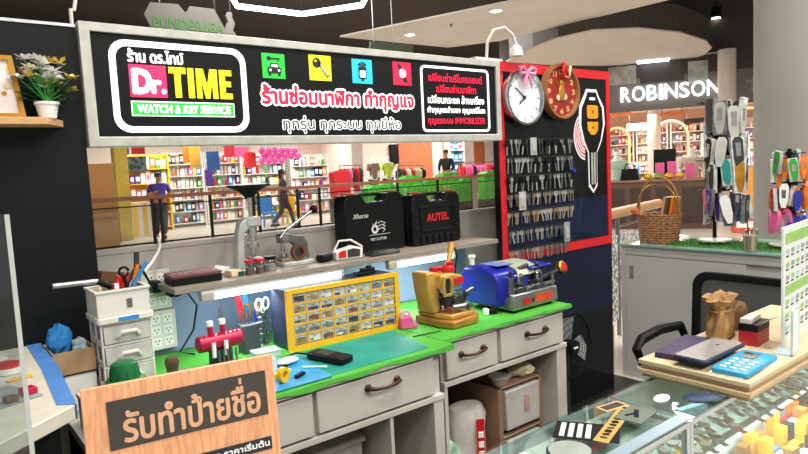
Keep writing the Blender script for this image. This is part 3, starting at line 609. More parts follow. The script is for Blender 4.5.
for x_ in (-.075, .06):
    b = MB()
    b.box(x_-.03, x_+.03, -.145, -.09, .088, .115, M['steel']); b.box(x_-.022, x_+.022, -.14, -.10, .115, .135, M['dark_grey']); b.cyl((x_, -.12, .13), (x_, -.12, .168), .012, .010, m=M['chrome']); b.cyl((x_-.028, -.12, .168), (x_+.028, -.12, .172), .005, m=M['chrome'])
    b.build('clamp', None, bk, bevel=.002)
b = MB()
for x_ in (-.045, .095): b.T = Matrix.Translation((x_, -.085, .15)) @ Matrix.Rotation(R_(90), 4, 'Y'); b.lathe([(.0, -.006), (.034, -.006), (.036, 0), (.034, .006), (0, .006)], 24)
b.build('cutter_wheel', M['steel'], bk)
b = MB(); b.tube([(.10, -.10, .13), (.17, -.12, .145), (.238, -.125, .16)], [.010, .009, .008], 8); b.build('lever', M['dark_grey'], bk)
b = MB(); b.T = Matrix.Translation((.245, -.125, .165)) @ Matrix.Rotation(R_(70), 4, 'X'); b.lathe([(.0, -.02), (.026, -.02), (.031, -.01), (.031, .012), (.024, .016), (.0, .016)], 20, M['brass']); b.lathe([(.022, .0165), (.020, .019), (0, .019)], 16, M['red']); b.build('hand_wheel', None, bk)
b = MB(); b.cyl((-.04, -.085, .19), (.02, -.095, .205), .010); b.cyl((.05, -.10, .15), (.07, -.11, .20), .008); b.ball((.072, -.111, .203), .012); b.cyl((.12, -.10, .14), (.135, -.105, .185), .007); b.cyl((-.10, -.10, .14), (-.11, -.105, .19), .008); b.build('adjuster', M['dark_grey'], bk)
b = MB(); b.lathe([(.012, .215), (.012, .245), (.018, .25), (.018, .262), (0, .264)], 12, c=(-.17, .09, 0)); b.build('lamp_cap', M['bright_white'], bk)
small('power_adapter', 'small white and black adapter beside base of the blue key machine', 'adapter', MB().box(-.02, .0, -.015, .015, 0, .028, M['bright_white']).box(0, .04, -.015, .015, 0, .026, M['black_plastic']), (2.085, 2.04, ZT), -.4, None, .003)
# ================================================================ SHELF ABOVE THE BENCH AND WHAT STANDS ON IT
SH = 1.103
tag(MB().box(.735, 2.45, 2.302, 2.594, SH-.022, SH).build('bench_shelf', mat('shelf_board', '#8d8378', .5, kind='woodx'), None, bevel=.002), 'long grey brown shelf fixed along the low partition above the workbenches', 'shelf')
def tube_lamp(x0, x1, label):
    t = thing('tube_lamp', label, 'lamp', (x0, 2.325, SH-.0222)); w = x1-x0
    MB().box(0, w, -.018, .018, -.014, 0).build('housing', M['white_plastic'], t, bevel=.002)
    MB().cyl((.05, -.006, -.028), (w-.012, -.006, -.028), .0135, n=14).build('tube', M['led'], t)
    for a, b_ in ((.0, .05), (w-.014, w)): MB().box(a, b_, -.020, .012, -.043, -.013).build('end_cap', mat('lamp_cap_grey', '#a9a49a', .4), t, bevel=.002)
    area('tube_light', (x0+w/2, 2.325, SH-.071), w*.9, 3.2, (.86, .94, 1), (R_(8), 0, 0), sy=.03)
    return t
tube_lamp(.835, 1.47, 'left lit white tube lamp under the shelf above the yellow organiser')
tube_lamp(1.72, 2.14, 'right lit white tube lamp under the shelf below the tool cases')
def shelf_thing(name, label, cat, px, Y, rz=0): p = at_y(px, 260, Y); return thing(name, label, cat, (p.x, Y, SH), rz)
SZ = SH+.0003
# black case with reddish lid
t = thing('flat_case', 'flat black case with dusty red lid at left end of the shelf', 'case', (.845, 2.41, SZ), R_(-4))
MB().box(-.095, .095, -.06, .06, 0, .030).build('body', M['black_plastic'], t, bevel=.004)
b = MB(); b.box(-.095, .095, -.06, .06, .0301, .040); [b.box(-.085+.022*i, -.068+.022*i, -.05, .05, .040, .0425) for i in range(8)]; b.build('lid', mat('dusty_red_lid', '#6e3a3c', .5, var=.12), t, bevel=.002)
# small bottles and paper pieces
for i, (x, y, h, r, c, lab) in enumerate([(.985, 2.50, .035, .022, 'bright_white', 'white paper pieces heaped behind the black flat case'), ]):
    small('paper_heap', lab, 'paper', MB().cb((0, 0, .012), (.08, .05, .02), None, (.1, .1, .3)).cb((.02, .01, .022), (.06, .04, .012), None, (-.1, .2, -.4)), (x, y, SZ+.004), 0, M['bright_white'], .003)
small('paper_packet', 'cream packet lying beside the white press on the shelf', 'packet', MB().cb((0, 0, .013), (.05, .05, .026), None), (1.005, 2.40, SZ), .2, M['beige'], .004)
# press with black saddle shaped handle
pr = thing('watch_press', 'pale curved metal press with black saddle shaped handle on the shelf', 'press', (1.095, 2.46, SZ), R_(0))
pm = mat('press_paint', '#b5bcb8', .35, .3, var=.08)
MB().prism(rrect(-.06, .085, -.055, .055, .015), .016, plane='xy').build('base', pm, pr, bevel=.003)
MB().prism([(-.056, .016), (-.012, .016), (-.018, .10), (-.01, .165), (.02, .19), (.052, .19), (.052, .225), (.0, .228), (-.03, .205), (-.044, .15)], .05, plane='xz', base=-.025).build('arm', pm, pr, bevel=.006)
MB().box(-.002, .062, -.03, .03, .188, .228).build('head', pm, pr, bevel=.005)
b = MB(); b.cyl((.03, 0, .228), (.03, 0, .315), .0095, n=12); b.cyl((.03, 0, .05), (.03, 0, .19), .010, n=12); b.cyl((.03, 0, .152), (.03, 0, .186), .021); b.cyl((.03, 0, .10), (.03, 0, .118), .026); b.cyl((.03, 0, .128), (.03, 0, .145), .017); b.build('spindle', M['chrome'], pr)
b = MB(); b.lathe([(0, 0), (.02, .002), (.045, .028), (.085, .045), (.098, .05), (.098, .056), (.06, .062), (.0, .062)], 20, c=(.03, 0, .306), sy=.45); b.build('handle', M['black_plastic'], pr)
b = MB(); b.cyl((.03, 0, .016), (.03, 0, .05), .028); b.box(.01, .055, -.03, .03, .05, .058); b.build('anvil', M['steel'], pr, bevel=.002)
def jar(x, y, label, cap, h=.05, r=.018):
    t = thing('jar', label, 'jar', (x, y, SZ)); MB().lathe([(r, 0), (r, h*.85), (r*.8, h), (0, h)], 18).build('body', glass_mat('jar_glass', '#d8dcdc', mixfac=.2), t); MB().cyl((0, 0, .0015), (0, 0, h*.55), r*.9, n=14).build('contents', mat('jar_red_fill' if cap == 'red' else 'jar_fill', '#7a3a40' if cap == 'red' else '#b9b4a8', .4), t)
    MB().cyl((0, 0, h), (0, 0, h+.012), r*1.05, n=18).build('lid', M[cap], t); return t
jar(1.062, 2.368, 'small glass jar with red lid in front of the press, left of two', 'red'); jar(1.106, 2.366, 'small glass jar with red lid in front of the press, right of two', 'red')
jar(1.165, 2.395, 'squat glass jar with black lid at right foot of the press', 'black_plastic', .05, .026)
small('green_bottle_cap', 'tiny dark green cap at left foot of the press', 'cap', MB().cyl((0, 0, 0), (0, 0, .018), .010), (1.026, 2.375, SZ), 0, mat('bottle_green', '#174a36', .4))
# lever press
lv = thing('lever_press', 'metal lever press with long steel arm and black ball knob', 'press', (1.335, 2.475, SZ), 0)
MB().prism(rrect(-.09, .07, -.05, .05, .012), .018, plane='xy').build('base', pm, lv, bevel=.003)
MB().prism([(-.0, .018), (.055, .018), (.05, .09), (.03, .125), (-.04, .14), (-.085, .13), (-.085, .10), (-.03, .10), (.0, .075)], .04, plane='xz', base=-.02).build('frame', M['steel'], lv, bevel=.004)
b = MB(); b.tube([(-.085, -.025, .125), (-.06, -.028, .155), (.075, -.03, .232)], .0075, 10); b.build('lever', M['chrome'], lv)
MB().ball((.085, -.03, .238), .019).build('knob', M['black_plastic'], lv)
b = MB(); b.cyl((-.065, 0, .04), (-.065, 0, .15), .009); b.cyl((-.065, 0, .038), (-.065, 0, .055), .018); b.cyl((-.065, -.03, .125), (-.065, .03, .125), .016); b.build('ram', M['chrome'], lv)
b = MB(); b.T = Matrix.Translation((-.005, -.03, .055)) @ Matrix.Rotation(R_(90), 4, 'X'); b.ring(circ(0, 0, .035, 20), circ(0, 0, .022, 20), .02, plane='xy', base=-.01); b.build('wheel', M['brown'], lv)
MB().box(-.085, -.035, -.028, .028, .018, .034).build('die', mat('die_brown', '#8a6a58', .5), lv, bevel=.003)
# red white hand tool and dark pieces
rw = thing('heat_sealer', 'small white and red hand tool with looped frame on the shelf', 'tool', (1.545, 2.40, SZ), R_(-8))
b = MB(); b.prism([(-.06, 0), (.075, 0), (.08, .045), (.03, .06), (-.055, .04)], .05, plane='xz', base=-.025); b.build('body', M['white_plastic'], rw, bevel=.006)
MB().prism([(-.045, .012), (-.01, .012), (-.01, .045), (-.03, .043), (-.045, .035)], .004, plane='xz', base=-.029).build('red_plate', M['red'], rw)
MB().prism([(.0, .010), (.06, .010), (.062, .04), (.03, .048), (.0, .044)], .003, plane='xz', base=-.028).build('window', M['dark_grey'], rw)
MB().tube([(-.06, 0, .035), (-.03, 0, .085), (.03, 0, .085), (.085, 0, .05), (.08, 0, .015)], .005, 8).build('loop', M['white_plastic'], rw)
small('dark_pouch', 'small black lump left of the white and red tool on shelf', 'pouch', MB().cb((0, 0, .018), (.07, .05, .034), None, (0, 0, .3)), (1.44, 2.41, SZ), 0, M['black_plastic'], .010)
small('clear_tray', 'flat dark tray with grey cover lying below first black tool case', 'tray', MB().prism(rrect(-.085, .085, -.035, .035, .012), .016, plane='xy').prism(rrect(-.07, .07, -.028, .028, .012), .006, plane='xy', base=.016), (1.735, 2.372, SZ), 0, mat('smoke_tray', '#3a3b3c', .2, var=.2), .003)
# the two black tool cases
def tool_case(label, x0, x1, loc, h, rz, draw, tilt=0):
    t = thing('tool_case', label, 'tool case', loc, rz); w = x1-x0
    prof = [(0, .012), (.012, 0), (w-.012, 0), (w, .012), (w, h-.03), (w-.02, h), (w*.74, h), (w*.66, h-.042), (w*.36, h-.042), (w*.28, h), (.02, h), (0, h-.03)]
    MB().prism(prof, .045, plane='xz', base=0).build('front_shell', M['black_plastic'], t, bevel=.006)
    MB().prism([(a*.985+.008*w, b*.99+.001) for a, b in prof], .05, plane='xz', base=.0452).build('back_shell', M['black_plastic'], t, bevel=.006)
    b = MB(); b.tube([(w*.30, .045, h-.012), (w*.34, .045, h-.005), (w*.66, .045, h-.005), (w*.70, .045, h-.012)], .008, 8); b.build('handle', M['black_plastic'], t)
    for q in (.15, .85): MB().box(w*q-.022, w*q+.022, .02, .07, h-.002, h+.007).build('latch', M['red'], t, bevel=.002)
    draw(t, w, h); return t
ink = mat('print_white', '#d7d9d6', .5, var=0)
def draw_a(t, w, h):
    letters(MB(), 'Xhorse', .045, .135, h*.60, h*.68, -.0012, bold=.01, slant=.25).build('lettering', ink, t, smooth=False)
    b = MB(); cx, cz = w*.53, h*.42
    b.ring(circ(cx-.02, cz-.008, .021, 16, .022), circ(cx-.02, cz-.008, .010, 16, .011), -.001, base=-.0005); b.prism([(cx-.035, cz+.022), (cx-.022, cz+.012), (cx-.014, cz+.025), (cx-.005, cz+.032), (cx-.012, cz+.008), (cx-.03, cz+.008)], -.001, base=-.0005)
    for k in range(3): b.tube([(cx+.0, -.0012, cz+.02-.016*k), (cx+.02, -.0012, cz+.028-.016*k), (cx+.045, -.0012, cz+.018-.016*k), (cx+.03, -.0012, cz+.008-.016*k)], .0022, 4)
    b.box(cx-.055, cx+.075, -.001, 0, cz-.036, cz-.034); b.build('emblem', ink, t, smooth=False)
    letters(MB(), 'KEY CUTTER', w*.40, w*.67, h*.20, h*.245, -.0012, bold=.01).build('lettering', ink, t, smooth=False)
ca = at_y(337, 250, 2.40)
tool_case('plain black tool case with white script and round emblem, left of two on shelf', 0, .365, (1.592, 2.462, SZ), .285, R_(2), draw_a)
def draw_b(t, w, h):
    b = MB(); b.ring(rrect(.05, w-.05, h*.26, h*.76, .01, 3), rrect(.062, w-.062, h*.30, h*.72, .008, 3), -.006); [b.box(.06+i*(w-.12)/5-.012, .06+i*(w-.12)/5+.012, -.008, 0, .008, h*.18) for i in range(6)]; [b.box(.008, .04, -.006, 0, h*(.3+.14*i), h*(.36+.14*i)) for i in range(3)]; [b.box(w-.04, w-.008, -.006, 0, h*(.3+.14*i), h*(.36+.14*i)) for i in range(3)]
    b.build('ribs', M['black_plastic'], t, bevel=.002)
    letters(MB(), 'AUTEL', w*.29, w*.74, h*.46, h*.60, -.0012, fat=.0022).build('lettering', M['red'], t, smooth=False)
tool_case('ribbed black tool case with red lettering, right of two on shelf', 0, .335, (1.985, 2.445, SZ), .265, R_(1), draw_b)
small('black_scanner', 'black handheld gadget lying on top of the yellow organiser', 'device', MB().box(-.05, .05, -.02, .02, 0, .010).box(-.02, .045, -.015, .015, .010, .024).ball((.02, 0, .028), (.015, .012, .008)), (1.545, 2.252, ZT+.2494), R_(-3), M['black_plastic'], .003)

# ================================================================ LEFT END OF THE BENCH
# plastic drawer tower with basket of tools
du = thing('drawer_tower', 'white plastic tower of small drawers with clear fronts beside the sockets', 'drawer tower', (.425, 2.055, ZT-.0), 0)
dw, dd = .152, .15
LV = 4; dh = .066
b = MB(); b.box(0, dw, 0, dd, 0, .006)
for i in range(LV):
    z0 = .006+dh*i
    b.box(0, dw, 0, dd, z0+dh-.008, z0+dh)
    for xx in (0, dw-.006):
        b.box(xx, xx+.006, 0, .014, z0, z0+dh-.008).box(xx, xx+.006, dd-.014, dd, z0, z0+dh-.008).box(xx, xx+.006, .014, dd-.014, z0, z0+.012).box(xx, xx+.006, dd/2-.006, dd/2+.006, z0+.012, z0+dh-.008)
    b.box(.006, dw-.006, dd-.006, dd, z0, z0+dh-.008)
b.build('frame', M['white_plastic'], du, bevel=.0015)
for i in range(LV):
    z0 = .0065+dh*i; d = MB(); d.box(.008, dw-.008, -.004, .006, z0+.002, z0+dh-.010).box(.010, dw-.010, .006, dd-.010, z0+.002, z0+.008).box(.010, .014, .006, dd-.010, z0+.008, z0+dh-.02).box(dw-.014, dw-.010, .006, dd-.010, z0+.008, z0+dh-.02)
    dr = d.build('drawer', mat('drawer_front', '#b9bab5', .3, var=.08), du, bevel=.001)
    MB().tube([(.045, -.004, z0+.02), (.05, -.014, z0+.026), (.055, -.016, z0+.036), (.10, -.016, z0+.036), (.105, -.014, z0+.026), (.11, -.004, z0+.02)], .006, 6).build('handle', M['white_plastic'], dr)
top = MB().prism(rrect(-.008, dw+.008, -.010, dd+.006, .012), .020, plane='xy', base=.006+dh*LV).build('lid', M['white_plastic'], du, bevel=.003)
MB().box(.052, .112, -.0115, -.0102, .274, .287).build('label', M['sky_blue'], du)
tz = ZT+.006+dh*LV+.0204
bs = thing('tool_basket', 'white plastic basket full of hand tools on top of the drawer tower', 'basket', (.425, 2.06, tz), 0)
b = MB(); o_, i_ = [(-.004, -.008), (.150, -.008), (.150, .135), (-.004, .135)], [(.002, -.002), (.144, -.002), (.144, .129), (.002, .129)]
b.box(.0, .146, -.004, .131, 0, .004); b.ring(o_, i_, .078, plane='xy', base=.0); b.ring([(-.008, -.012), (.154, -.012), (.154, .139), (-.008, .139)], i_, .008, plane='xy', base=.074); b.build('basket', M['white_plastic'], bs, bevel=.0015)
MB().box(.082, .098, -.0105, -.0082, .022, .050).build('label_clip', M['steel'], bs)
def tool(name, label, mb, m=None): return tag(mb.build(name, m), label, 'tool')
BX, BY, BZ = .425, 2.06, tz+.0045
tool('hammer', 'steel hammer handle sticking out to the left of the tool basket', MB().cyl((BX-.105, BY+.06, BZ+.105), (BX+.02, BY+.07, BZ+.100), .0085, m=M['aluminium']).cyl((BX+.02, BY+.07, BZ+.10), (BX+.10, BY+.075, BZ+.05), .009, m=M['black_plastic']))
tool('pliers', 'red handled pliers standing in the white tool basket', MB().tube([(BX+.045, BY+.03, BZ+.004), (BX+.05, BY+.02, BZ+.06), (BX+.075, BY+.015, BZ+.115)], .010, 8, M['red']).tube([(BX+.06, BY+.035, BZ+.004), (BX+.075, BY+.02, BZ+.06), (BX+.095, BY+.015, BZ+.12)], .010, 8, M['red']))
tool('pliers', 'blue and orange pliers at right side of the tool basket', MB().tube([(BX+.11, BY+.04, BZ+.004), (BX+.12, BY+.04, BZ+.08), (BX+.165, BY+.04, BZ+.145)], .007, 8, M['sky_blue']).tube([(BX+.12, BY+.05, BZ+.004), (BX+.118, BY+.05, BZ+.07), (BX+.14, BY+.05, BZ+.14)], .007, 8, M['orange']))
tool('chisel', 'dark bent blade standing at right back of the tool basket', MB().tube([(BX+.10, BY+.08, BZ+.004), (BX+.11, BY+.085, BZ+.08), (BX+.145, BY+.09, BZ+.12), (BX+.15, BY+.09, BZ+.175)], .009, 8, M['dark_grey']))
tool('wood_block', 'brown wooden block lying across the back of tool basket', MB().cb((BX+.075, BY+.095, BZ+.105), (.085, .03, .032), M['brown'], (0, .2, .1)).box(BX+.06, BX+.09, BY+.085, BY+.105, BZ, BZ+.10, M['tan_wood']))
tool('scissors', 'black handled scissors in front part of the tool basket', MB().cyl((BX+.10, BY+.012, BZ+.004), (BX+.085, BY+.008, BZ+.115), .006, m=M['black_plastic']).tube([(BX+.085+.014*math.cos(t*.6), BY+.008, BZ+.128+.014*math.sin(t*.6)) for t in range(11)], .004, 6, M['black_plastic']))
tool('wooden_stick', 'pale wooden stick at left of the tool basket', MB().cyl((BX+.022, BY+.02, BZ+.004), (BX+.012, BY+.016, BZ+.088), .006, m=M['beige']))
tool('white_marker', 'white marker pen at front of the tool basket', MB().cyl((BX+.062, BY+.01, BZ+.004), (BX+.060, BY+.008, BZ+.095), .007, m=M['bright_white']))
# socket panels with plugs
def sockets(x, z, cols, rws, label):
    t = thing('socket_panel', label, 'power sockets', (x, 2.5835, z)); w, h = .046*cols+.02, .046*rws+.02
    MB().box(0, w, -.028, 0, 0, h).build('housing', M['white_plastic'], t, bevel=.003)
    for i in range(cols):
        for j in range(rws):
            b = MB(); cx, cz = .033+.046*i, .033+.046*j
            b.box(cx-.017, cx+.017, -.0295, -.028, cz-.017, cz+.017, M['bright_white'])
            for q in (-.007, .007): b.box(cx+q-.002, cx+q+.002, -.0305, -.029, cz+.001, cz+.008, M['black_plastic'])
            b.box(cx-.002, cx+.002, -.0305, -.029, cz-.010, cz-.004, M['black_plastic']); b.build('socket', None, t, smooth=False)
    return t
# the panels sit on the backing board
sockets(.690, .99, 2, 3, 'upper white socket panel on the backing board with black plugs')
sockets(.700, .825, 2, 3, 'lower white socket panel on the backing board')
small('power_plug', 'black plug in the upper socket panel, left of two', 'plug', MB().box(-.017, .017, -.05, 0, -.018, .03), (.735, 2.552, 1.082), 0, M['black_plastic'], .006)
small('power_adapter', 'tall black adapter plugged into the upper socket panel at right', 'adapter', MB().box(-.022, .022, -.06, 0, -.03, .055), (.80, 2.552, 1.07), 0, M['black_plastic'], .006)
tag(MB().tube([(.80, 2.50, 1.04), (.83, 2.45, 1.06), (.865, 2.45, 1.0), (.85, 2.47, .90), (.80, 2.50, .815), (.84, 2.45, .8065)], .004, 6).build('black_cable', M['black_plastic']), 'thin black cord looping from the sockets down to the bench', 'cable')
tag(MB().tube([(.735, 2.50, 1.09), (.69, 2.44, 1.12), (.66, 2.40, 1.17), (.64, 2.38, 1.20)], .005, 6).build('black_cable', M['black_plastic']), 'black cord rising from plug toward the tool basket', 'cable')
wc = [at_y(x, y, Y) for x, y, Y in ((144, 272, 2.45), (152, 262, 2.5), (158, 252, 2.54), (160, 246, 2.57), (159, 241, 2.592), (158, 238, 2.62))]
tag(MB().tube([(p.x, p.y, p.z) for p in wc], .006, 6).build('white_cable', M['bright_white']), 'white cable bending up over the top of low grey partition', 'cable')
# small things between tower and organiser
st = thing('side_table', 'narrow white side table carrying the drawer tower beside the black partition', 'table', (.315, 1.83, .012))
MB().box(0, .182, 0, .465, DZ-.022-.012, ZT-.0005-.012).build('top', wp, st)
for a in (0, .152):
    for b_ in (0, .435): MB().box(a, a+.03, b_, b_+.03, 0, DZ-.0222-.012).build('leg', wp, st)
wb = thing('storage_box', 'white lidded storage box under the green cup behind the wooden sign', 'box', (.335, 1.845, ZT+.0002))
MB().box(0, .15, 0, .15, 0, .085).build('body', M['white_plastic'], wb, bevel=.004); MB().box(-.003, .153, -.003, .153, .0852, .098).build('lid', M['white_plastic'], wb, bevel=.003)
gp = at_y(135, 382, 1.92)
gsc = 1.12
gb = thing('green_cup', 'dark green upturned plastic cup with flared rim before the drawer tower', 'cup', (.440, 1.925, ZT+.0986))
MB().lathe([(.048, 0), (.05, .004), (.05, .022), (.046, .028), (.037, .03), (.036, .052), (.032, .068), (.022, .074), (0, .075)], 28).build('cup', mat('cup_green', '#176b39', .3), gb)
b = MB(); [b.cyl((.0372*math.cos(q*.52), .0372*math.sin(q*.52), .031), (.035*math.cos(q*.52), .035*math.sin(q*.52), .055), .002, n=5) for q in range(12)]; b.build('ribs', mat('cup_green', '#176b39', .3), gb); gb.scale = (gsc, gsc, gsc); gb.location.x = .452
wb2 = tag(MB().box(-.045, .045, -.075, .075, 0, .118).build('carton', M['bright_white'], None, (.372, 2.20, ZT+.0002), bevel=.002), 'plain white carton standing under the cardboard box by the partition', 'box')
cb_ = thing('cardboard_box', 'open cardboard box holding blue plastic bags beside black partition', 'box', (.300, 2.12, ZT+.1186))
b = MB(); b.box(0, .118, 0, .16, 0, .004); b.ring([(0, 0), (.118, 0), (.118, .16), (0, .16)], [(.004, .004), (.114, .004), (.114, .156), (.004, .156)], .075, plane='xy'); b.build('carton', M['cardboard'], cb_)
for c_, p_, r_, l_ in ((M['sky_blue'], (.335, 2.20, ZT+.205), (.036, .045, .06), 'bright blue plastic bag bulging out of the cardboard box'), (mat('bag_print', '#b9c2a8', .4, kind='holes', scale=40, col2='#7aa0c0'), (.385, 2.17, ZT+.18), (.026, .036, .038), 'pale printed plastic bag in right side of the cardboard box')):
    tag(MB().ball((0, 0, 0), r_, None, 12, 8, .18).build('plastic_bag', c_, None, p_, smooth=False), l_, 'bag')
# engraving block: crimson cylinder with two white knobs on a stand
et = thing('engraving_vise', 'crimson metal cylinder with two white topped posts at the bench back', 'tool', (.865, 2.24, ZT), R_(0))
MB().cyl((-.085, 0, .095), (.085, 0, .095), .030, n=24).build('cylinder', M['crimson'], et, bevel=.006)
b = MB()
for i in range(9): b.cyl((-.06+.018*i, -.012, .122), (-.06+.018*i, -.012, .130), .004, n=8)
b.build('studs', M['crimson'], et)
for x_ in (-.035, .012): 
    q = MB().cyl((x_, -.006, .12), (x_, -.006, .158), .010, n=12).build('post', M['crimson'], et); MB().cyl((x_, -.006, .158), (x_, -.006, .176), .012, n=14).build('knob', M['bright_white'], q)
    MB().cyl((x_, -.030, .045), (x_, -.030, .10), .008, n=10).build('screw', M['bright_white'], et)
MB().box(-.04, .04, -.018, .018, 0, .066).build('stand', M['dark_grey'], et, bevel=.003)
b = MB(); [b.cyl((-.02+.016*i, -.045, 0), (-.02+.016*i, -.04, .07), .004, n=8) for i in range(5)]; b.box(-.03, .055, -.055, -.030, 0, .02); b.build('bit_rack', M['steel'], et)
small('round_brush', 'small round brown brush standing beside the green cup', 'brush', MB().cyl((0, 0, 0), (0, 0, .05), .010, m=M['tan_wood']).lathe([(.018, .05), (.024, .085), (.020, .10), (0, .10)], 16, mat('bristle', '#5a4636', .9, var=.2)), (.655, 2.14, ZT))
small('solder_reel', 'grey metal reel lying on its side beside the brush', 'reel', MB().cyl((-.022, 0, .026), (.022, 0, .026), .020).cyl((-.024, 0, .026), (-.018, 0, .026), .026).cyl((.018, 0, .026), (.024, 0, .026), .026), (.735, 2.12, ZT), .5, M['silver_paint'])
small('flat_tin', 'flat green grey tin at the bench back beside the reel', 'tin', MB().cyl((0, 0, 0), (0, 0, .022), .034, n=22), (.705, 2.215, ZT), 0, mat('tin_green', '#7f9488', .35, .4))
# upright steel gauge block and file set
fs_ = thing('file_stand', 'upright grey stand of thin files beside the scissors cup', 'tool stand', (1.02, 2.33, ZT), 0)
MB().box(-.035, .035, -.03, .03, 0, .115).build('block', mat('stand_grey', '#4d565c', .45, .3), fs_, bevel=.003)
for i in range(4): MB().cyl((-.024+.016*i, 0, .115), (-.024+.016*i, .004, .17+.03*(i % 2)), .004, n=6).build('file', M['steel'], fs_)
small('needle_tool', 'thin steel needle tool standing left of the file stand', 'tool', MB().cyl((0, 0, .0), (0, 0, .02), .018).cyl((0, 0, .02), (.004, 0, .19), .003), (.92, 2.37, ZT), 0, M['steel'])
small('needle_tool', 'second thin steel tool standing close to the file stand', 'tool', MB().cyl((0, 0, .0), (0, 0, .02), .018).cyl((0, 0, .02), (-.004, 0, .21), .003), (.955, 2.42, ZT), 0, M['steel'])
# wire cup of scissors, pliers, pens
cup = thing('pen_cup', 'wire mesh cup holding scissors and pens left of the yellow organiser', 'cup', (1.105, 2.42, ZT), 0)
b = MB(); [b.cyl((.045*math.cos(a*.524), .045*math.sin(a*.524), 0), (.05*math.cos(a*.524+.5), .05*math.sin(a*.524+.5), .10), .0022, n=5) for a in range(12)]; [b.tube([(rr_*math.cos(a*.35), rr_*math.sin(a*.35), zz) for a in range(18)], .0024, 5, None, True) for rr_, zz in ((.045, .002), (.0475, .05), (.05, .10))]; b.cyl((0, 0, 0), (0, 0, .003), .045); b.build('basket', M['chrome'], cup)
def handtool(name, label, x, y, dx, col, h=.20, r=.009, cat='tool'):
    return small(name, label, cat, MB().tube([(0, 0, .0), (dx*.3, 0, h*.45), (dx*.6, 0, h*.75), (dx, 0, h)], [.003, .004, r, r*.8], 8, M[col]).tube([(.004, .008, .0), (dx*.3+.006, .008, h*.45), (dx*.6+.014, .008, h*.75), (dx+.012, .008, h*.97)], [.003, .004, r, r*.8], 8, M[col]), (x, y, ZT+.0035))
handtool('pliers', 'red handled pliers standing beside the blue pair in cup area', 1.035, 2.405, -.028, 'red', .235); handtool('pliers', 'blue handled pliers standing just right of the red pair', 1.062, 2.45, .0, 'sky_blue', .235)
def scissors(x, y, col, label, h, rz):
    b = MB()
    for s in (-1, 1):
        b.cyl((s*-.006, 0, 0), (s*.004, 0, h*.6), .004, m=M['steel']); b.tube([(s*.018+.016*math.cos(t*.45), 0, h*.72+.024*math.sin(t*.45)) for t in range(14)], .0045, 6, M[col], True); b.cyl((s*.002, 0, h*.55), (s*.012, 0, h*.63), .004, m=M[col])
    return tag(b.build('scissors', None, None, (x, y, ZT+.0035), rz), label, 'scissors')
scissors(1.125, 2.41, 'bright_white', 'white handled scissors standing in the wire cup', .225, .2); scissors(1.085, 2.435, 'gold', 'amber handled scissors standing in the wire cup', .195, -.2)
handtool('marker_pen', 'blue marker pen standing in the wire cup', 1.09, 2.395, -.02, 'blue', .14, .006, 'pen'); handtool('marker_pen', 'teal marker pen standing at right of the wire cup', 1.125, 2.44, .025, 'teal', .15, .006, 'pen')
small('clear_box', 'clear plastic lidded box at left foot of the yellow organiser', 'box', MB().box(-.05, .05, -.035, .035, 0, .022).box(-.052, .052, -.037, .037, .022, .027), (1.035, 2.22, ZT+.0), -.1, mat('clear_plastic3', '#b3c0c4', .2), .002)
# ================================================================ UNDER THE BENCHES
def bin_(label, loc, w, d, h, tiers, frame, front):
    t = thing('storage_chest', label, 'storage drawers', loc)
    b = MB()
    for z in [h*i/tiers for i in range(tiers+1)]: b.box(0, w, 0, d, max(0, z-.010), max(.010, z+.0) if z else .012)
    b.box(0, .028, 0, d, 0, h).box(w-.020, w, 0, d, 0, h).box(.02, w-.02, d-.012, d, 0, h); b.build('frame', frame, t, bevel=.004)
    for i in range(tiers):
        q = MB().box(.045, w-.024, -.006, d-.02, h*i/tiers+.024, h*(i+1)/tiers-.024).build('drawer', front, t, bevel=.006); MB().box(w*.55, w*.66, -.010, -.006, h*(i+.38)/tiers, h*(i+.72)/tiers).build('handle', mat('dusty_pink', '#b58d86', .5), q, bevel=.002)
    return t
bin_('two tier brown framed plastic drawers under the right workbench', (2.02, 1.93, .012), .30, .38, .47, 2, mat('bin_brown', '#8d6f5b', .5), mat('frosted', '#b7b4ae', .3, var=.05))
small('bowl', 'white bowl on top of the brown plastic drawers under the bench', 'bowl', MB().lathe([(.03, 0), (.055, .035), (.052, .035), (.02, .006), (0, .006)], 20), (2.09, 1.985, .4825), 0, M['white_plastic'])
small('cloth', 'crumpled cream cloth draped on the brown plastic drawers', 'cloth', MB().ball((0, 0, .032), (.075, .055, .032), None, 14, 8, .16), (2.235, 1.99, .4825), 0, mat('cream_cloth', '#cfc6a2', .8, bump=.3), 0)
small('board', 'tan wooden board leaning at right of the plastic drawers', 'board', MB().box(0, .05, 0, .3, 0, .43), (2.33, 2.05, .012), 0, M['tan_wood'], .002)
small('packed_bag', 'large grey plastic bag at back under the right workbench', 'bag', MB().ball((0, 0, .22), (.095, .085, .22), None, 14, 8, .1), (1.90, 2.44, .012), 0, mat('grey_bag', '#9a9694', .35))
rb_ = thing('plastic_sack', 'tall white plastic sack with red printed strip under the right workbench', 'bag', (1.905, 2.03, .012))
b = MB(); b.lathe([(.085, 0), (.10, .05), (.098, .30), (.105, .36), (.085, .40), (.05, .41), (.0, .405)], 16, sy=.75); b.build('sack', mat('sack_white', '#cfcac4', .4, bump=.15), rb_)
b = MB(); b.T = Matrix.Rotation(R_(-38), 4, 'Z'); b.prism([(.04, -.068), (.075, -.060), (.075, -.070), (.04, -.079)], .30, plane='xy', base=.06); rs = b.build('red_strip', M['red'], rb_)
b = MB(); b.T = Matrix.Rotation(R_(-38), 4, 'Z'); [b.box(.046, .070, -.081, -.070, .10+.045*k, .125+.045*k) for k in range(5)]; b.build('print', M['bright_white'], rs)
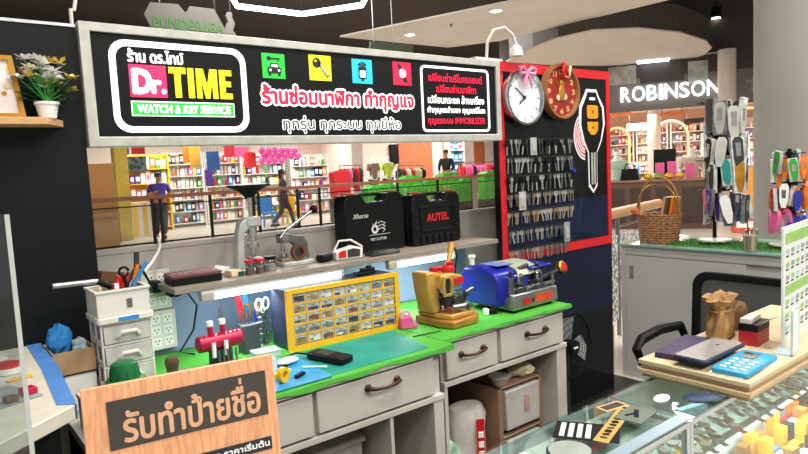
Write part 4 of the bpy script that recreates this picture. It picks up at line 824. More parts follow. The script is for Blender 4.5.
small('shopping_bag', 'white plastic shopping bag with green and blue print by bench leg', 'bag', MB().prism([(-.07, 0), (.07, 0), (.06, .18), (.02, .28), (-.03, .33), (-.06, .25)], .10, plane='xz', base=-.05), (1.755, 1.99, .012), .0, mat('bag_white', '#d5dcd8', .4, kind='holes', scale=16, col2='#86b58e'), .02)
small('red_box', 'dark red carton at back left under the right workbench', 'box', MB().box(-.045, .045, -.06, .06, 0, .54), (1.735, 2.35, .012), 0, mat('dark_red_box', '#5e2a28', .6))
cr = thing('plastic_crate', 'white plastic crate with lid under the left workbench', 'crate', (.93, 1.96, .012))
MB().prism([(0, 0), (.34, 0), (.36, .45), (-.02, .45)], .36, plane='xz').build('body', mat('crate_frost', '#bcb8b1', .35), cr, bevel=.006); MB().box(-.03, .37, -.01, .37, .4505, .475).build('lid', M['white_plastic'], cr, bevel=.005)
small('packet', 'cream paper packet lying on lid of the plastic crate', 'packet', MB().cb((0, 0, .028), (.16, .12, .05), None, (0, .0, .3)), (1.16, 2.10, .4878), 0, M['beige'], .008)
# ================================================================ LEFT COUNTER
lc = thing('side_counter', 'white topped black counter with blue taped edge at far left', 'counter', (0, 0, .0121))
top_ = [(-1.1, 2.285), (.292, 2.285), (.285, 1.95), (.258, 1.575), (.135, 1.475), (-.30, 1.13), (-1.1, 1.13)]
MB().prism([(a-.0, b_) for a, b_ in top_], .035, plane='xy', base=.953).build('top', mat('counter_white', '#c9c4b6', .4, var=.04), lc, bevel=.003)
MB().prism([(a-.03 if a > -1 else a, b_+.03 if b_ < 2 else b_-.01) for a, b_ in top_], .953, plane='xy').build('body', M['black_matte'], lc)
tb = mat('blue_tape', '#4a7fc0', .45)
b = MB(); b.prism([(.255, 2.285), (.293, 2.285), (.286, 1.95), (.259, 1.575), (.225, 1.60), (.247, 1.95)], .0015, plane='xy', base=.988); b.prism([(.293, 2.285), (.295, 2.285), (.288, 1.95), (.261, 1.572), (.259, 1.575), (.286, 1.95)], .035, plane='xy', base=.9535); b.build('blue_tape_edge', tb, lc)
ZC = 1.0018
small('document', 'grey printed sheet lying on the white left counter', 'paper', MB().box(-.055, .055, -.08, .08, 0, .002), (.135, 1.76, ZC), .35, mat('grey_sheet', '#8b949b', .5, var=.12, scale=30))
small('ink_pad', 'red topped round ink pad on the white left counter', 'ink pad', MB().cyl((0, 0, 0), (0, 0, .015), .030, m=M['bright_white']).cyl((0, 0, .015), (0, 0, .028), .026, m=M['red']), (.175, 1.985, ZC))
small('stamp', 'small crimson square block at edge of the grey sheet', 'stamp', MB().box(-.016, .016, -.016, .016, 0, .016), (.187, 1.735, ZC+.0022), .3, M['crimson'], .002)
small('stamp', 'small brown square block on the grey sheet', 'stamp', MB().box(-.013, .013, -.013, .013, 0, .014), (.147, 1.70, ZC+.0022), .3, M['brown'], .002)
small('magazine', 'pale leaflet lying by back edge of the white left counter', 'paper', MB().box(-.06, .06, -.04, .04, 0, .002), (.13, 2.16, ZC), -.2, mat('leaflet', '#c9b7b5', .5, kind='holes', scale=30, col2='#e7e2d8'))
small('yellow_slip', 'narrow yellow paper slip on the white left counter', 'paper', MB().box(-.03, .03, -.012, .012, 0, .0015), (.19, 1.90, ZC), .2, M['yellow'])
small('marker_pen', 'green marker pen lying on the white left counter', 'pen', MB().cyl((-.05, 0, .006), (.05, 0, .006), .006), (.14, 2.075, ZC), .3, mat('pen_green', '#5a8f7c', .4))
# ================================================================ FRONT GLASS SHOWCASES
CZ, CY0, CY1, CXM = .85, .752, .985, 1.462
alu = mat('case_alu', '#b7c3c7', .35, .7, var=.04); cg = glass_mat('case_glass', '#f0f7f4', mixfac=.09); cin = mat('case_white', '#c5cbc8', .5, var=.03)
def showcase(label, x0, x1):
    t = thing('showcase', label, 'display case', (x0, CY0, .0125)); w = x1-x0; d = CY1-CY0; H_ = CZ-.0125
    b = MB(); e = .015
    for xx in (0, w-e):
        for yy in (0, d-e): b.box(xx, xx+e, yy, yy+e, .40, H_-.006)
    b.box(e, w-e, 0, e, H_-.018, H_-.006).box(e, w-e, d-e, d, H_-.018, H_-.006).box(0, e, e, d-e, H_-.018, H_-.006).box(w-e, w, e, d-e, H_-.018, H_-.006).box(e, w-e, 0, e, .40, .412)
    b.build('frame', alu, t)
    if x0 < 1: MB().box(0, w, 0, .032, H_+.0002, H_+.0035).build('front_trim', mat('trim_pale', '#94a9b6', .35, .3, var=.03), t)
    MB().box(0, w, 0, d, 0, .40).build('cabinet', M['white_paint'], t, bevel=.002)
    MB().box(.0, w, .0, d, H_-.0058, H_).build('glass_top', cg, t, smooth=False)
    MB().box(e, w-e, .003, .006, .413, H_-.019).build('glass_front', cg, t, smooth=False)
    MB().box(e, w-e, d-.008, d-.004, .413, H_-.019).build('back_panel', cin, t, smooth=False)
    MB().box(e, w-e, .007, d-.009, .4005, .404).build('floor_reflector', M['bright_white'], t, smooth=False)  # white sheet added to brighten the inside of the case
    MB().box(e+.001, w-e-.001, .017, d-.016, .800, .804).build('haze_liner', mat('case_haze', '#cdd4cf', .5, var=.05, scale=9), t, smooth=False) if x0 < 1 else None  # pale sheet added to give the glass top its milky reflection
    MB().box(e, w-e, .02, d-.02, .690, .695).build('shelf', glass_mat('shelf_glass', '#d5e6e2', mixfac=.12), t, smooth=False)
    return t
showcase('left glass showcase with grey trays of straps behind the wooden sign', .02, CXM-.001); showcase('right glass showcase lit inside below the stacked boards', CXM+.001, 3.0)
# light strip inside the right showcase
ls_ = thing('tube_lamp', 'bright white tube lamp inside the right glass showcase', 'lamp', (1.50, .812, .688))
MB().box(0, 1.46, -.008, .012, -.006, 0).build('housing', M['white_plastic'], ls_); MB().cyl((.01, 0, -.015), (1.45, 0, -.015), .0085, n=12).build('tube', M['led'], ls_)
area('case_light', (2.23, .812, .660), 1.4, 7, (.95, .98, 1), (R_(15), 0, 0), sy=.02)
# wares: watches and packs in rows
SHZ = .6955+.0002+.0125*0
rr = random.Random(21)
def watch_mesh(strap, dial, L=.095):
    b = MB(); b.box(-L/2, -.014, -.008, .008, 0, .004, strap); b.box(.014, L/2, -.007, .007, 0, .004, strap); b.cyl((0, 0, 0), (0, 0, .008), .017, n=16, m=M['chrome'] if dial != M['gold'] else M['gold']); b.cyl((0, 0, .008), (0, 0, .0088), .0145, n=16, m=dial); return b
wk = [('black', 'black_plastic', 'bright_white'), ('brown', 'brown', 'beige'), ('gold', 'gold', 'bright_white'), ('steel', 'chrome', 'dark_grey'), ('red', 'red', 'bright_white'), ('yellow', 'yellow', 'dark_grey')]
wp_ = {}
def put_watch(k, x, y, z, rz, where, grp):
    n, s_, d_ = wk[k]
    if k not in wp_: o = watch_mesh(M[s_], M[d_]).build('wristwatch', None, smooth=False); wp_[k] = o
    else: o = wp_[k].copy(); COL.objects.link(o)
    o.location = (x, y, z); o.rotation_euler = (0, 0, rz); return tag(o, n+' strapped wristwatch '+where, 'watch', n+' '+grp)
zs = .0125+.695+.0003
for i in range(24):
    for j, y in enumerate((.80, .86, .92)):
        if rr.random() < .85: put_watch(rr.choice([0, 1, 2, 3, 2, 5, 4]), 1.525+.058*i, y+rr.uniform(-.006, .006), zs, R_(60), 'lying in rows on the shelf of the right showcase', 'watches on the right showcase shelf')
for i in range(9):
    put_watch(rr.choice([2, 2, 5, 3, 0]), .98+.055*i, .80, zs, R_(75), 'at the front of the left showcase shelf', 'watches on the left showcase shelf')
# floor of the cases: packs
def pack(name, col, x, y, z, w, d, h, rz, label, grp=None):
    o = MB().box(-w/2, w/2, -d/2, d/2, 0, h).box(-w*.35, w*.35, -d*.35, d*.35, h, h+.0012).build(name, M[col] if col in M else mat(col, col), None, (x, y, z), rz, smooth=False, bevel=.002); return tag(o, label, 'pack', grp)
zf = .4170
i = 0
for x in [1.52+.06*k for k in range(22)]:
    for y in (.785, .835, .885, .935):
        col = rr.choice(['yellow', 'yellow', 'red', 'black_plastic', 'bright_white', 'orange', 'sky_blue', 'gold'])
        pack('battery_pack', col, x, y, zf, .045, .032, rr.uniform(.03, .13), R_(rr.uniform(-8, 8)), col.replace('_plastic', '').replace('bright_', '').replace('_', ' ')+' pack standing on the floor of the right showcase', col.replace('_', ' ')+' packs in the right showcase'); i += 1
for x in [.98+.06*k for k in range(8)]:
    col = rr.choice(['yellow', 'gold', 'red', 'black_plastic', 'brass'])
    pack('battery_pack', col, x, .81, zf, .05, .05, rr.uniform(.10, .22), R_(rr.uniform(-8, 8)), col.replace('_plastic', '')+' pack standing on the floor of the left showcase', col.replace('_', ' ')+' packs in the left showcase')
# trays just under and on the left glass top
gt = CZ+.0003
b = MB(); b.box(-.075, .075, -.05, .05, 0, .0012, M['black_matte'])
for k in range(4): b.box(-.062+.020*k, -.050+.020*k, -.040, .040, .0012, .0016, mat('print_grey', '#c9ccc8', .5))
tag(b.build('leaflet', None, None, (1.225, .885, gt), R_(-58), smooth=False), 'black leaflet with pale grey lines lying on the left glass showcase', 'leaflet')
b2 = MB(); b2.box(-.125, .125, -.018, .018, 0, .0014, mat('gold_strip', '#c2a35c', .4, .3))
for k in range(11): b2.cb((-.10+.02*k, 0, .0016), (.008+.004*(k % 3), .016, .0006), M['black_matte'], (0, 0, .5*(k % 2)))
tag(b2.build('strap_card', None, None, (1.318, .868, gt), R_(18), smooth=False), 'long gold strip with black marks lying on the left glass showcase', 'card')
small('round_tray', 'round grey tray with dark rim lying on the left glass showcase', 'tray', MB().cyl((0, 0, 0), (0, 0, .004), .052, n=32, m=M['dark_grey']).cyl((0, 0, .004), (0, 0, .008), .047, n=32, m=mat('tray_grey', '#8d9690', .5)), (1.105, .845, gt))
small('button_cell', 'small white round button lying on the left glass showcase', 'button', MB().cyl((0, 0, 0), (0, 0, .004), .010, n=18), (1.02, .905, gt), 0, M['bright_white'])
small('dark_tray', 'flat grey green tray with dark motif on the left glass showcase', 'tray', MB().box(-.05, .05, -.035, .035, 0, .003, mat('tray_green', '#5d675f', .5)).cb((.005, 0, .0034), (.05, .012, .0008), M['black_matte'], (0, 0, .4)).cb((-.01, .01, .0034), (.03, .008, .0008), M['black_matte'], (0, 0, -.5)), (1.392, .858, gt), R_(8), None)
small('grey_card', 'tan edged grey card at right end of the left glass showcase', 'card', MB().box(-.04, .04, -.02, .02, 0, .002, M['tan_wood']).box(-.032, .032, -.013, .013, .002, .0025, M['dark_grey']), (1.40, .93, gt), R_(-10), None)
# under and on the right glass near the joint
small('blue_pouch', 'dark blue pouch lying on right glass showcase before the boards', 'pouch', MB().ball((0, 0, .008), (.055, .03, .008), None, 12, 6, .08), (1.598, .79, gt), R_(-35), mat('pouch_blue', '#1c3450', .5))
small('white_oval', 'pale oval plastic piece beside the blue pouch on right showcase', 'tray', MB().lathe([(.03, 0), (.034, .006), (.0, .007)], 20, sy=.55), (1.53, .865, gt), .2, mat('oval_pale', '#c5cfd0', .35))
small('blue_strip', 'light blue plastic strip at joint of the two glass showcases', 'strip', MB().box(-.045, .045, -.007, .007, 0, .003), (1.535, .79, gt), -.2, mat('strip_blue', '#8fc0cf', .4))
# stacked boards
pb_z = gt
for k, (x0, x1, y0, y1, c) in enumerate([(1.67, 2.62, .702, 1.005, '#a8906c'), (1.655, 2.60, .692, 1.015, '#bfa983'), (1.668, 2.61, .70, 1.008, '#b09a75'), (1.66, 2.60, .695, 1.012, '#c6b592')]):
    o = MB().box(x0, x1, y0, y1, 0, .0128).build('board', mat('board_%d' % k, c, .6, kind='woodx'), None, (0, 0, pb_z+.0131*k), bevel=.0015)
    tag(o, ['lowest', 'second from bottom', 'third from bottom', 'topmost'][k]+' beige board of the stack on the right showcase', 'board')
bz = pb_z+.0131*4
tag(MB().box(1.70, 1.76, 1.062, 1.10, 0, .05).build('wood_block', M['tan_wood'], None, (0, 0, 0)), 'x', 'y') if 0 else None
nb = thing('notebook', 'dark purple notebook on the boards behind the grey tablet', 'notebook', (1.83, .955, bz), R_(7))
MB().box(-.12, .12, -.045, .045, 0, .003).box(-.12, .12, -.045, .045, .013, .016).box(-.12, -.116, -.045, .045, .003, .013).build('cover', mat('purple_cover', '#2f1f4a', .55, var=.25, scale=60), nb, bevel=.001)
MB().box(-.1155, .117, -.042, .042, .0031, .0129).build('pages', M['beige'], nb)
cl = thing('calculator', 'bright blue calculator with white buttons at front of the board stack', 'calculator', (1.79, .763, bz+.0022), R_(2))
MB().prism(rrect(-.11, .11, -.048, .048, .012), .014, plane='xy').build('body', mat('calc_blue', '#2a93c4', .4), cl, bevel=.003)
MB().box(.03, .085, -.012, .030, .014, .0155).build('display', mat('calc_display', '#3d4a3c', .2), cl)
for i in range(4):
    for j in range(3): MB().cyl((-.085+.028*i, -.028+.026*j, .014), (-.085+.028*i, -.028+.026*j, .017), .008, n=10).build('button', M['white_plastic'], cl)
tag(MB().box(-.12, .11, -.05, .04, 0, .002).build('paper_sheet', M['bright_white'], None, (1.80, .768, bz), R_(-2)), 'white paper sheet under the blue calculator', 'paper')
tl = thing('tablet', 'grey flat tablet resting across the notebook and blue calculator', 'tablet', (1.795, .865, bz+.0195), R_(0))
tl.rotation_euler = (R_(0), 0, R_(0))
MB().prism(rrect(-.125, .125, -.05, .05, .012), .010, plane='xy').build('case', M['navy'], tl, bevel=.002); MB().prism(rrect(-.118, .118, -.044, .044, .010), .002, plane='xy', base=.0101).build('back', mat('tablet_grey', '#85807e', .45), tl); MB().cyl((.05, .0, .0121), (.05, .0, .0125), .006).build('emblem', M['dark_grey'], tl)
# paper bag, boxes, cards
pbg = thing('paper_bag', 'crumpled brown paper bag tied at middle on the board stack', 'bag', (2.035, .945, bz), R_(15))
b = MB(); rr2 = random.Random(2)
prof = [(.03, 0), (.055, .01), (.06, .05), (.05, .085), (.042, .10), (.055, .12), (.068, .135), (.06, .13), (.03, .105), (0, .10)]
n = 22; vs = []; fs = []
for i, (r_, z_) in enumerate(prof):
    for j in range(n):
        t = 2*math.pi*j/n; g = 1+rr2.uniform(-.12, .12)+.10*math.sin(5*t+i); vs.append((r_*g*math.cos(t)*1.3, r_*g*math.sin(t)*.72, z_+rr2.uniform(-.004, .004)))
for i in range(len(prof)-1): fs += [(i*n+j, i*n+(j+1) % n, (i+1)*n+(j+1) % n, (i+1)*n+j) for j in range(n)]
fs += [tuple(reversed(range(n)))]; b.add(vs, fs); b.build('bag', mat('kraft', '#a37d4e', .75, var=.12, scale=30, bump=.4), pbg, smooth=False)
MB().tube([(.058*math.cos(t*.35), .036*math.sin(t*.35), .095) for t in range(18)], .003, 5, None, True).build('tie', M['tan_wood'], pbg)
b = MB(); b.T = Matrix.Translation((0, 0, .048)); b.ball((0, 0, 0), (.055, .022, .048), None, 14, 8, .10); tag(b.build('paper_bag', mat('kraft_dark', '#7d5c3c', .75, var=.15, scale=30, bump=.4), None, (2.165, .952, bz), -.2, smooth=False), 'dark brown folded paper bag behind the red and black carton', 'bag')
sbx = thing('small_carton', 'small red and black carton standing before the brown paper bag', 'box', (2.045, .845, bz), R_(4))
MB().box(-.05, .05, -.028, .028, 0, .045).build('lower', mat('carton_red', '#b01e2c', .4), sbx); MB().box(-.0505, .0505, -.0285, .0285, .0452, .068).build('band', M['black_plastic'], sbx); MB().add([(-.05, -.03, .068), (.05, -.03, .068), (.045, -.06, .085), (-.055, -.055, .09)], [(0, 1, 2, 3)]).cb((0, .01, .075), (.09, .03, .014)).build('flap', mat('flap_white', '#d8d0c2', .6), sbx)
letters(MB(), 'BATTERY' if 0 else 'IIIIIIII', -.03, .035, .012, .018, -.0284, plane='xz').build('lettering', mat('print_pink', '#d9737a', .5), sbx) if 0 else None
pbd = thing('price_board', 'white price list board with green header bands standing on the board stack', 'price list', (2.02, .752, bz), R_(6))
MB().box(0, .36, 0, .006, 0, .368).build('panel', mat('board_white', '#dfe6e4', .35, var=.02), pbd, smooth=False)
gmn = mat('header_green', '#8fc06a', .45)
MB().box(.018, .36, -.001, 0, .315, .348).box(.018, .36, -.001, 0, .158, .188).build('header', gmn, pbd, smooth=False)
b = MB(); rr3 = random.Random(6)
for i in range(6):
    for j, z_ in enumerate((.205, .245, .285, .05, .09, .130)):
        x_ = .025+.055*i; b.box(x_, x_+.035, -.0008, 0, z_, z_+.014, rr3.choice([gmn, mat('pale_blue_print', '#a8c4cf', .5), mat('grey_print', '#8f9a9c', .5)])); b.box(x_, x_+.028, -.0008, 0, z_-.010, z_-.005, M['dark_grey'])
b.build('price_grid', None, pbd, smooth=False)
ac = thing('card_stand', 'clear acrylic stand with plain white card before the price board', 'card stand', (1.965, .706, bz), R_(8))
MB().prism(rrect(0, .075, 0, .135, .010), .003, plane='xz').build('card', mat('card_white', '#dde7ea', .3, var=.02), ac); MB().ring(rrect(-.004, .079, .0, .139, .012), rrect(0.0, .075, .004, .135, .010), .005, base=-.001).box(0, .075, .005, .05, 0, .003).build('holder', mat('acrylic_edge', '#b6cfd8', .15), ac)
small('sandy_dish', 'round beige dish at right front of the board stack', 'dish', MB().lathe([(.05, 0), (.058, .02), (.045, .05), (.0, .06)], 22), (2.185, .757+.045-.03, bz), 0, M['beige']) if 0 else None
# wooden name sign in front
ws = thing('wooden_sign', 'light wooden board sign with dark panel of Thai lettering on the showcase', 'sign', (.150, .872, CZ+.0004), R_(-9))
wd = mat('sign_wood', '#dba077', .5, kind='wood', var=.10); SWW, SWH = .260, .382
def tilted(): b = MB(); b.T = Matrix.Rotation(R_(-4), 4, 'X'); return b
tilted().box(0, SWW, 0, .008, 0, SWH).build('board', wd, ws, bevel=.0015)
dk_ = mat('sign_panel', '#3a3733', .5); lt_ = mat('cut_wood', '#d3a380', .5, kind='wood')
tilted().box(.029, .246, -.0012, 0, SWH-.088, SWH-.022).build('dark_panel', dk_, ws, smooth=False)
b = tilted(); letters(b, 'รับทำป้ายชือ', .048, .234, SWH-.081, SWH-.036, -.0016, fat=.0012); b.box(.2055, .2095, -.0017, -.0012, SWH-.035, SWH-.026); b.build('lettering', lt_, ws, smooth=False)
tilted().box(.100, .247, -.0012, 0, SWH-.141, SWH-.122).build('dark_strip', mat('strip_navy', '#1d2231', .5), ws, smooth=False)
b = tilted(); letters(b, 'พวงกุญแจ ราคาเริ่มต้น', .106, .243, SWH-.138, SWH-.125, -.0016, fat=.0004); b.build('lettering', M['bright_white'], ws, smooth=False)
MB().add([(.05, .012, 0), (.22, .012, 0), (.22, .09, 0), (.05, .09, 0), (.09, .022, .18), (.18, .022, .18)], [(0, 1, 2, 3), (0, 4, 5, 1), (3, 2, 5, 4), (0, 3, 4), (1, 5, 2)]).build('prop', wd, ws)
# clear acrylic stand at the far left
ast = thing('acrylic_stand', 'tall clear acrylic leaflet stand at far left edge', 'stand', (.03, .86, CZ+.0004), R_(-12))
ag = glass_mat('acrylic', '#dfe6e6', .05, .07)
MB().box(-.09, .062, 0, .004, 0, .62).box(-.09, .062, .03, .034, 0, .30).box(-.09, .062, .0, .034, 0, .004).box(.058, .062, .004, .03, .004, .30).build('sheets', ag, ast, smooth=False)
MB().box(.058, .063, -.001, .0, 0, .62).build('edge', mat('acrylic_white_edge', '#b9bfbf', .3), ast)
# ================================================================ RIGHT CABINET, CHAIR
gc = mat('cabinet_grey', '#a9aaa7', .45, var=.03, scale=3)
cbt = thing('cabinet', 'long grey sliding door cabinet with glass top at right side of booth', 'cabinet', (3.80, .70, .0005))
cl_, cd_ = 1.735, .62
b = MB(); b.box(0, cd_, 0, cl_, 0, .05).box(0, cd_, 0, cl_, .875, .905).box(0, cd_, 0, .03, .05, .875).box(0, cd_, cl_-.03, cl_, .05, .875).box(cd_-.02, cd_, .03, cl_-.03, .05, .875).box(.002, .03, .03, cl_-.03, .845, .875).box(.002, .03, .03, cl_-.03, .05, .085); b.build('body', gc, cbt, bevel=.002)
for a, c_, off in ((.92, cl_-.031, .006), (.031, .96, .022)):
    d_ = MB().box(off, off+.014, a, c_, .086, .844).build('sliding_door', mat('door_grey', '#b0b1ae', .45, var=.02, scale=3), cbt, bevel=.002)
    y_ = c_-.06 if a > .5 else a+.03
    MB().box(off-.002, off-.0002, y_, y_+.03, .68, .77).build('recess_handle', mat('recess_grey', '#77797a', .5), d_)
MB().box(-.012, cd_+.01, -.01, cl_+.012, .9055, .918).build('glass_top', mat('green_glass', '#7fa79a', .08, var=.05), cbt, bevel=.001)
GT = .9187
gr = MB(); rg_ = random.Random(9)
gr.box(0, .34, 0, .72, 0, .004)
for k in range(2600):
    x, y = rg_.uniform(.005, .335), rg_.uniform(.005, .715); a = rg_.uniform(0, 6.28); h = rg_.uniform(.010, .024); gr.add([(x, y, .004), (x+.004*math.cos(a), y+.004*math.sin(a), .004), (x+rg_.uniform(-.006, .006), y+rg_.uniform(-.006, .006), .004+h)], [(0, 1, 2)])
o = gr.build('artificial_grass', mat('grass', '#3d7a2c', .7, var=.25, scale=50), None, (3.86, 1.42, GT), smooth=False); tag(o, 'green artificial grass mat on the glass topped cabinet', 'grass mat')
GZ = GT+.0045
# wicker basket
wbk = thing('wicker_basket', 'brown wicker basket with tall hoop handle on the grey cabinet', 'basket', (3.97, 2.25, GT), R_(0))
b = MB(); wkm = mat('wicker', '#9a6a45', .7, var=.2, scale=60, bump=.5)
for i in range(12):
    z_ = .008+.0165*i; r1, r2 = .125+.02*i/11, .085+.02*i/11
    b.tube([(r2*math.cos(2*math.pi*j/40)*1, r1*math.sin(2*math.pi*j/40), z_+.003*(1 if (j+i) % 2 else -1)) for j in range(40)], .0085, 6, None, True)
for j in range(20): b.tube([(.085*math.cos(2*math.pi*j/20), .125*math.sin(2*math.pi*j/20), 0), (.108*math.cos(2*math.pi*j/20), .148*math.sin(2*math.pi*j/20), .198)], .005, 5)
b.prism([(.084*math.cos(2*math.pi*j/28), .122*math.sin(2*math.pi*j/28)) for j in range(28)], .006, plane='xy', base=.002); b.build('body', wkm, wbk)
MB().tube([(0, .146*math.cos(t*math.pi/14), .19+.25*math.sin(t*math.pi/14)**.8) for t in range(15)], .008, 8).build('handle', wkm, wbk)
MB().tube([(-.02, .146*math.cos(t*math.pi/14), .19+.21*math.sin(t*math.pi/14)**.8) for t in range(15)], .005, 6).build('handle_wire', M['brass'], wbk)
MB().ball((-.09, .12, .21), (.03, .03, .025), None, 10, 6, .25).build('ornament', mat('rust_orange', '#b5562f', .6), wbk)
for k, (dy, col, lab) in enumerate(((-.035, 'tan_wood', 'tan'), (-.065, 'brown', 'dark brown'), (-.09, 'orange', 'orange'))):
    tag(MB().cb((3.985, 2.25+dy, GT+.16), (.10, .016, .30), M[col], (R_(10), 0, 0)).build('leather_pad', None), lab+' flat leather piece standing in the wicker basket', 'leather')
tag(MB().cb((3.98, 2.11, GT+.19), (.07, .03, .32), mat('pale_wrap', '#c9c2bd', .4), (R_(28), 0, 0)).build('wrapped_roll', None), 'pale wrapped roll leaning out right of the wicker basket', 'roll') if 0 else None
# rotating racks with packed key covers
def rack(px, y, h, name_label, tiers, seed, pole=True, off=0, sleeve=.6):
    t = thing('display_rack', name_label, 'display rack', (px, y, GZ+.022))
    MB().lathe([(.10, 0), (.10, .010), (.02, .018), (.0, .018)], 24).build('base', M['white_plastic'] if pole else M['black_plastic'], t)
    MB().cyl((0, 0, .018), (0, 0, h), .012).build('pole', M['black_plastic'], t)
    r_ = random.Random(seed)
    for (z_, rad, cols, w, hh, lab, grp, nn) in tiers:
        b = MB(); n = nn
        for i in range(n):
            a = 2*math.pi*i/n; b.cyl((0, 0, z_+.012), (rad*math.cos(a), rad*math.sin(a), z_+.012), .003, n=5)
        b.cyl((0, 0, z_), (0, 0, z_+.024), .02); b.build('hook_ring', M['black_plastic'], t)
        for i in range(n+n//2+1):
            inner = i >= n; cnt = n//2+1 if inner else n; a = 2*math.pi*(i+.5*inner)/cnt+z_*7; rr_ = rad*(.50 if inner else 1.0); c = r_.choice(cols); x0 = px+rr_*math.cos(a); y0 = y+rr_*math.sin(a)+off; z0 = GZ+.022+z_+r_.uniform(-.04, .04)
            m_ = M[c] if c in M else mat(c, '#%s' % c, .3); k_ = r_.uniform(.8, 1.15); w_, h_ = w*k_, hh*k_
            m = MB()
            if r_.random() < sleeve: m.box(-w_*.55, w_*.55, -.010, .010, -h_*1.05, -.004, r_.choice([mat('clear_sleeve', '#b9bdbd', .10, var=.2), mat('clear_sleeve_dark', '#6f7475', .10, var=.3), mat('clear_sleeve_pale', '#d9dcdb', .12, var=.15)]))
            m.prism([(-w_*.25, -.006), (w_*.25, -.006), (w_*.46, -.03), (w_*.42, -h_*.7), (w_*.2, -h_), (-w_*.2, -h_), (-w_*.42, -h_*.7), (-w_*.46, -.03)], .024 if r_.random() < .55 else .014, m_, base=-.012)
            m.prism([(-w_*.22, -.04), (w_*.22, -.04), (w_*.2, -h_*.6), (-w_*.2, -h_*.6)], .026, M['chrome'] if r_.random() < .6 else m_, base=-.013)
            o = m.build('key_cover', None, None, (x0, y0, z0), 0, smooth=False)
            o.rotation_euler = (R_(r_.uniform(-5, 5)), R_(r_.uniform(-14, 14)), a+R_(90)+r_.uniform(-.25, .25)); tag(o, lab, 'key cover', grp)
    return t
rack(4.03, 1.905, .90, 'black pole rack hung with packed key covers on the grass mat', [
    (.86, .10, ['silver_paint', 'dark_grey', 'steel', 'chrome'], .068, .185, 'silver and grey packed key cover on the top tier of the pole rack', 'key covers on the top tier of the pole rack', 9),
    (.68, .11, ['silver_paint', 'dark_grey', 'steel', 'black_plastic'], .068, .185, 'grey packed key cover on the second tier of the pole rack', 'key covers on the second tier of the pole rack', 9),
    (.50, .11, ['gold', 'dark_grey', 'teal', 'black_plastic', 'brown'], .06, .175, 'coloured key cover on the third tier of the pole rack', 'key covers on the third tier of the pole rack', 9),
    (.31, .12, ['purple', 'pink', 'sky_blue', 'dark_grey', 'green', 'bright_white'], .058, .165, 'bright key cover on the lowest tier of the pole rack', 'key covers on the lowest tier of the pole rack', 10)], 5, off=-.075)
rack(4.02, 1.47, .56, 'small rack of coloured key covers in front of the grey pillar', [
    (.52, .085, ['red', 'green', 'dark_grey', 'orange'], .05, .14, 'coloured key cover on the upper tier of the rack by the pillar', 'key covers on the upper tier of the rack by the pillar', 8),
    (.35, .09, ['purple', 'red', 'orange', 'blue', 'bright_white'], .05, .14, 'coloured key cover on the middle tier of the rack by the pillar', 'key covers on the middle tier of the rack by the pillar', 8),
    (.18, .09, ['pink', 'blue', 'red', 'bright_white'], .05, .13, 'coloured key cover on the lower tier of the rack by the pillar', 'key covers on the lower tier of the rack by the pillar', 8)], 8, sleeve=.3)
# iced drink
cu = thing('drink_cup', 'clear plastic cup of milky iced drink with dark straw on the cabinet', 'cup', (3.835, 1.605, GT))
MB().lathe([(.032, .002), (.043, .125), (.045, .128)], 24, cap=False).cyl((0, 0, .001), (0, 0, .0016), .033, n=24).build('cup', glass_mat('cup_clear', '#e6ebea', .03, .2), cu)
MB().lathe([(.0, .003), (.031, .003), (.040, .095), (.0, .096)], 24).build('drink', mat('milk_tea', '#b9a68c', .4), cu)
MB().cyl((.0, 0, .004), (.0, .025, .235), .004, n=8).build('straw', mat('straw_dark', '#4a2a2e', .4), cu)
# office chair
ch = thing('office_chair', 'black mesh office chair with armrests behind the right showcase', 'chair', (2.74, 1.288, .0125), R_(-90))
bp_ = M['black_plastic']
b = MB()
for k in range(5):
    a = 2*math.pi*k/5+R_(36); b.tube([(0, 0, .09), (.16*math.cos(a), .16*math.sin(a), .08), (.29*math.cos(a), .29*math.sin(a), .06)], [.03, .022, .016], 8)
b.build('star_base', bp_, ch)
for k in range(5):
    a = 2*math.pi*k/5+R_(36); MB().cyl((.29*math.cos(a)-.02*math.sin(a), .29*math.sin(a)+.02*math.cos(a), .028), (.29*math.cos(a)+.02*math.sin(a), .29*math.sin(a)-.02*math.cos(a), .028), .028, n=14).build('caster', bp_, ch)
MB().cyl((0, 0, .09), (0, 0, .40), .025).build('gas_lift', M['chrome'], ch)
MB().prism(rrect(-.24, .24, -.23, .22, .06), .07, plane='xy', base=.40).build('seat', M['black_matte'], ch, bevel=.02)
def bk_(u, v): return (u, .245+.05*(v-.5)**2*0+.10*(v-.50)*.6, v)      # leaning back
o_ = rrect(-.245, .245, .50, .915, .07); i_ = rrect(-.205, .205, .54, .880, .05)
vs = [bk_(*p) for p in o_]+[bk_(*p) for p in i_]; n = len(o_); vs += [(x, y+.03, z) for x, y, z in vs]; fs = []
for i in range(n):
    j = (i+1) % n; fs += [(i, j, n+j, n+i), (2*n+i, 3*n+i, 3*n+j, 2*n+j), (i, 2*n+i, 2*n+j, j), (n+i, n+j, 3*n+j, 3*n+i)]
MB().add(vs, fs).build('back_frame', bp_, ch, bevel=.006)
MB().add([(x, y+.012, z) for x, y, z in [bk_(*p) for p in i_]], [tuple(range(n))]).build('back_mesh', glass_mat('mesh_fabric', '#55575a', .6, .15), ch, smooth=False)
MB().tube([(0, .15, .40), (0, .27, .42), (0, .29, .56)], .022, 8).build('back_post', bp_, ch)
for s in (-1, 1): MB().tube([(s*.235, .21, .45), (s*.262, .235, .58), (s*.262, .18, .655), (s*.268, .0, .668), (s*.265, -.16, .655), (s*.262, -.21, .62), (s*.25, -.17, .53), (s*.235, -.06, .45)], [.016, .018, .022, .024, .024, .020, .017, .016], 8).build('armrest', bp_, ch)
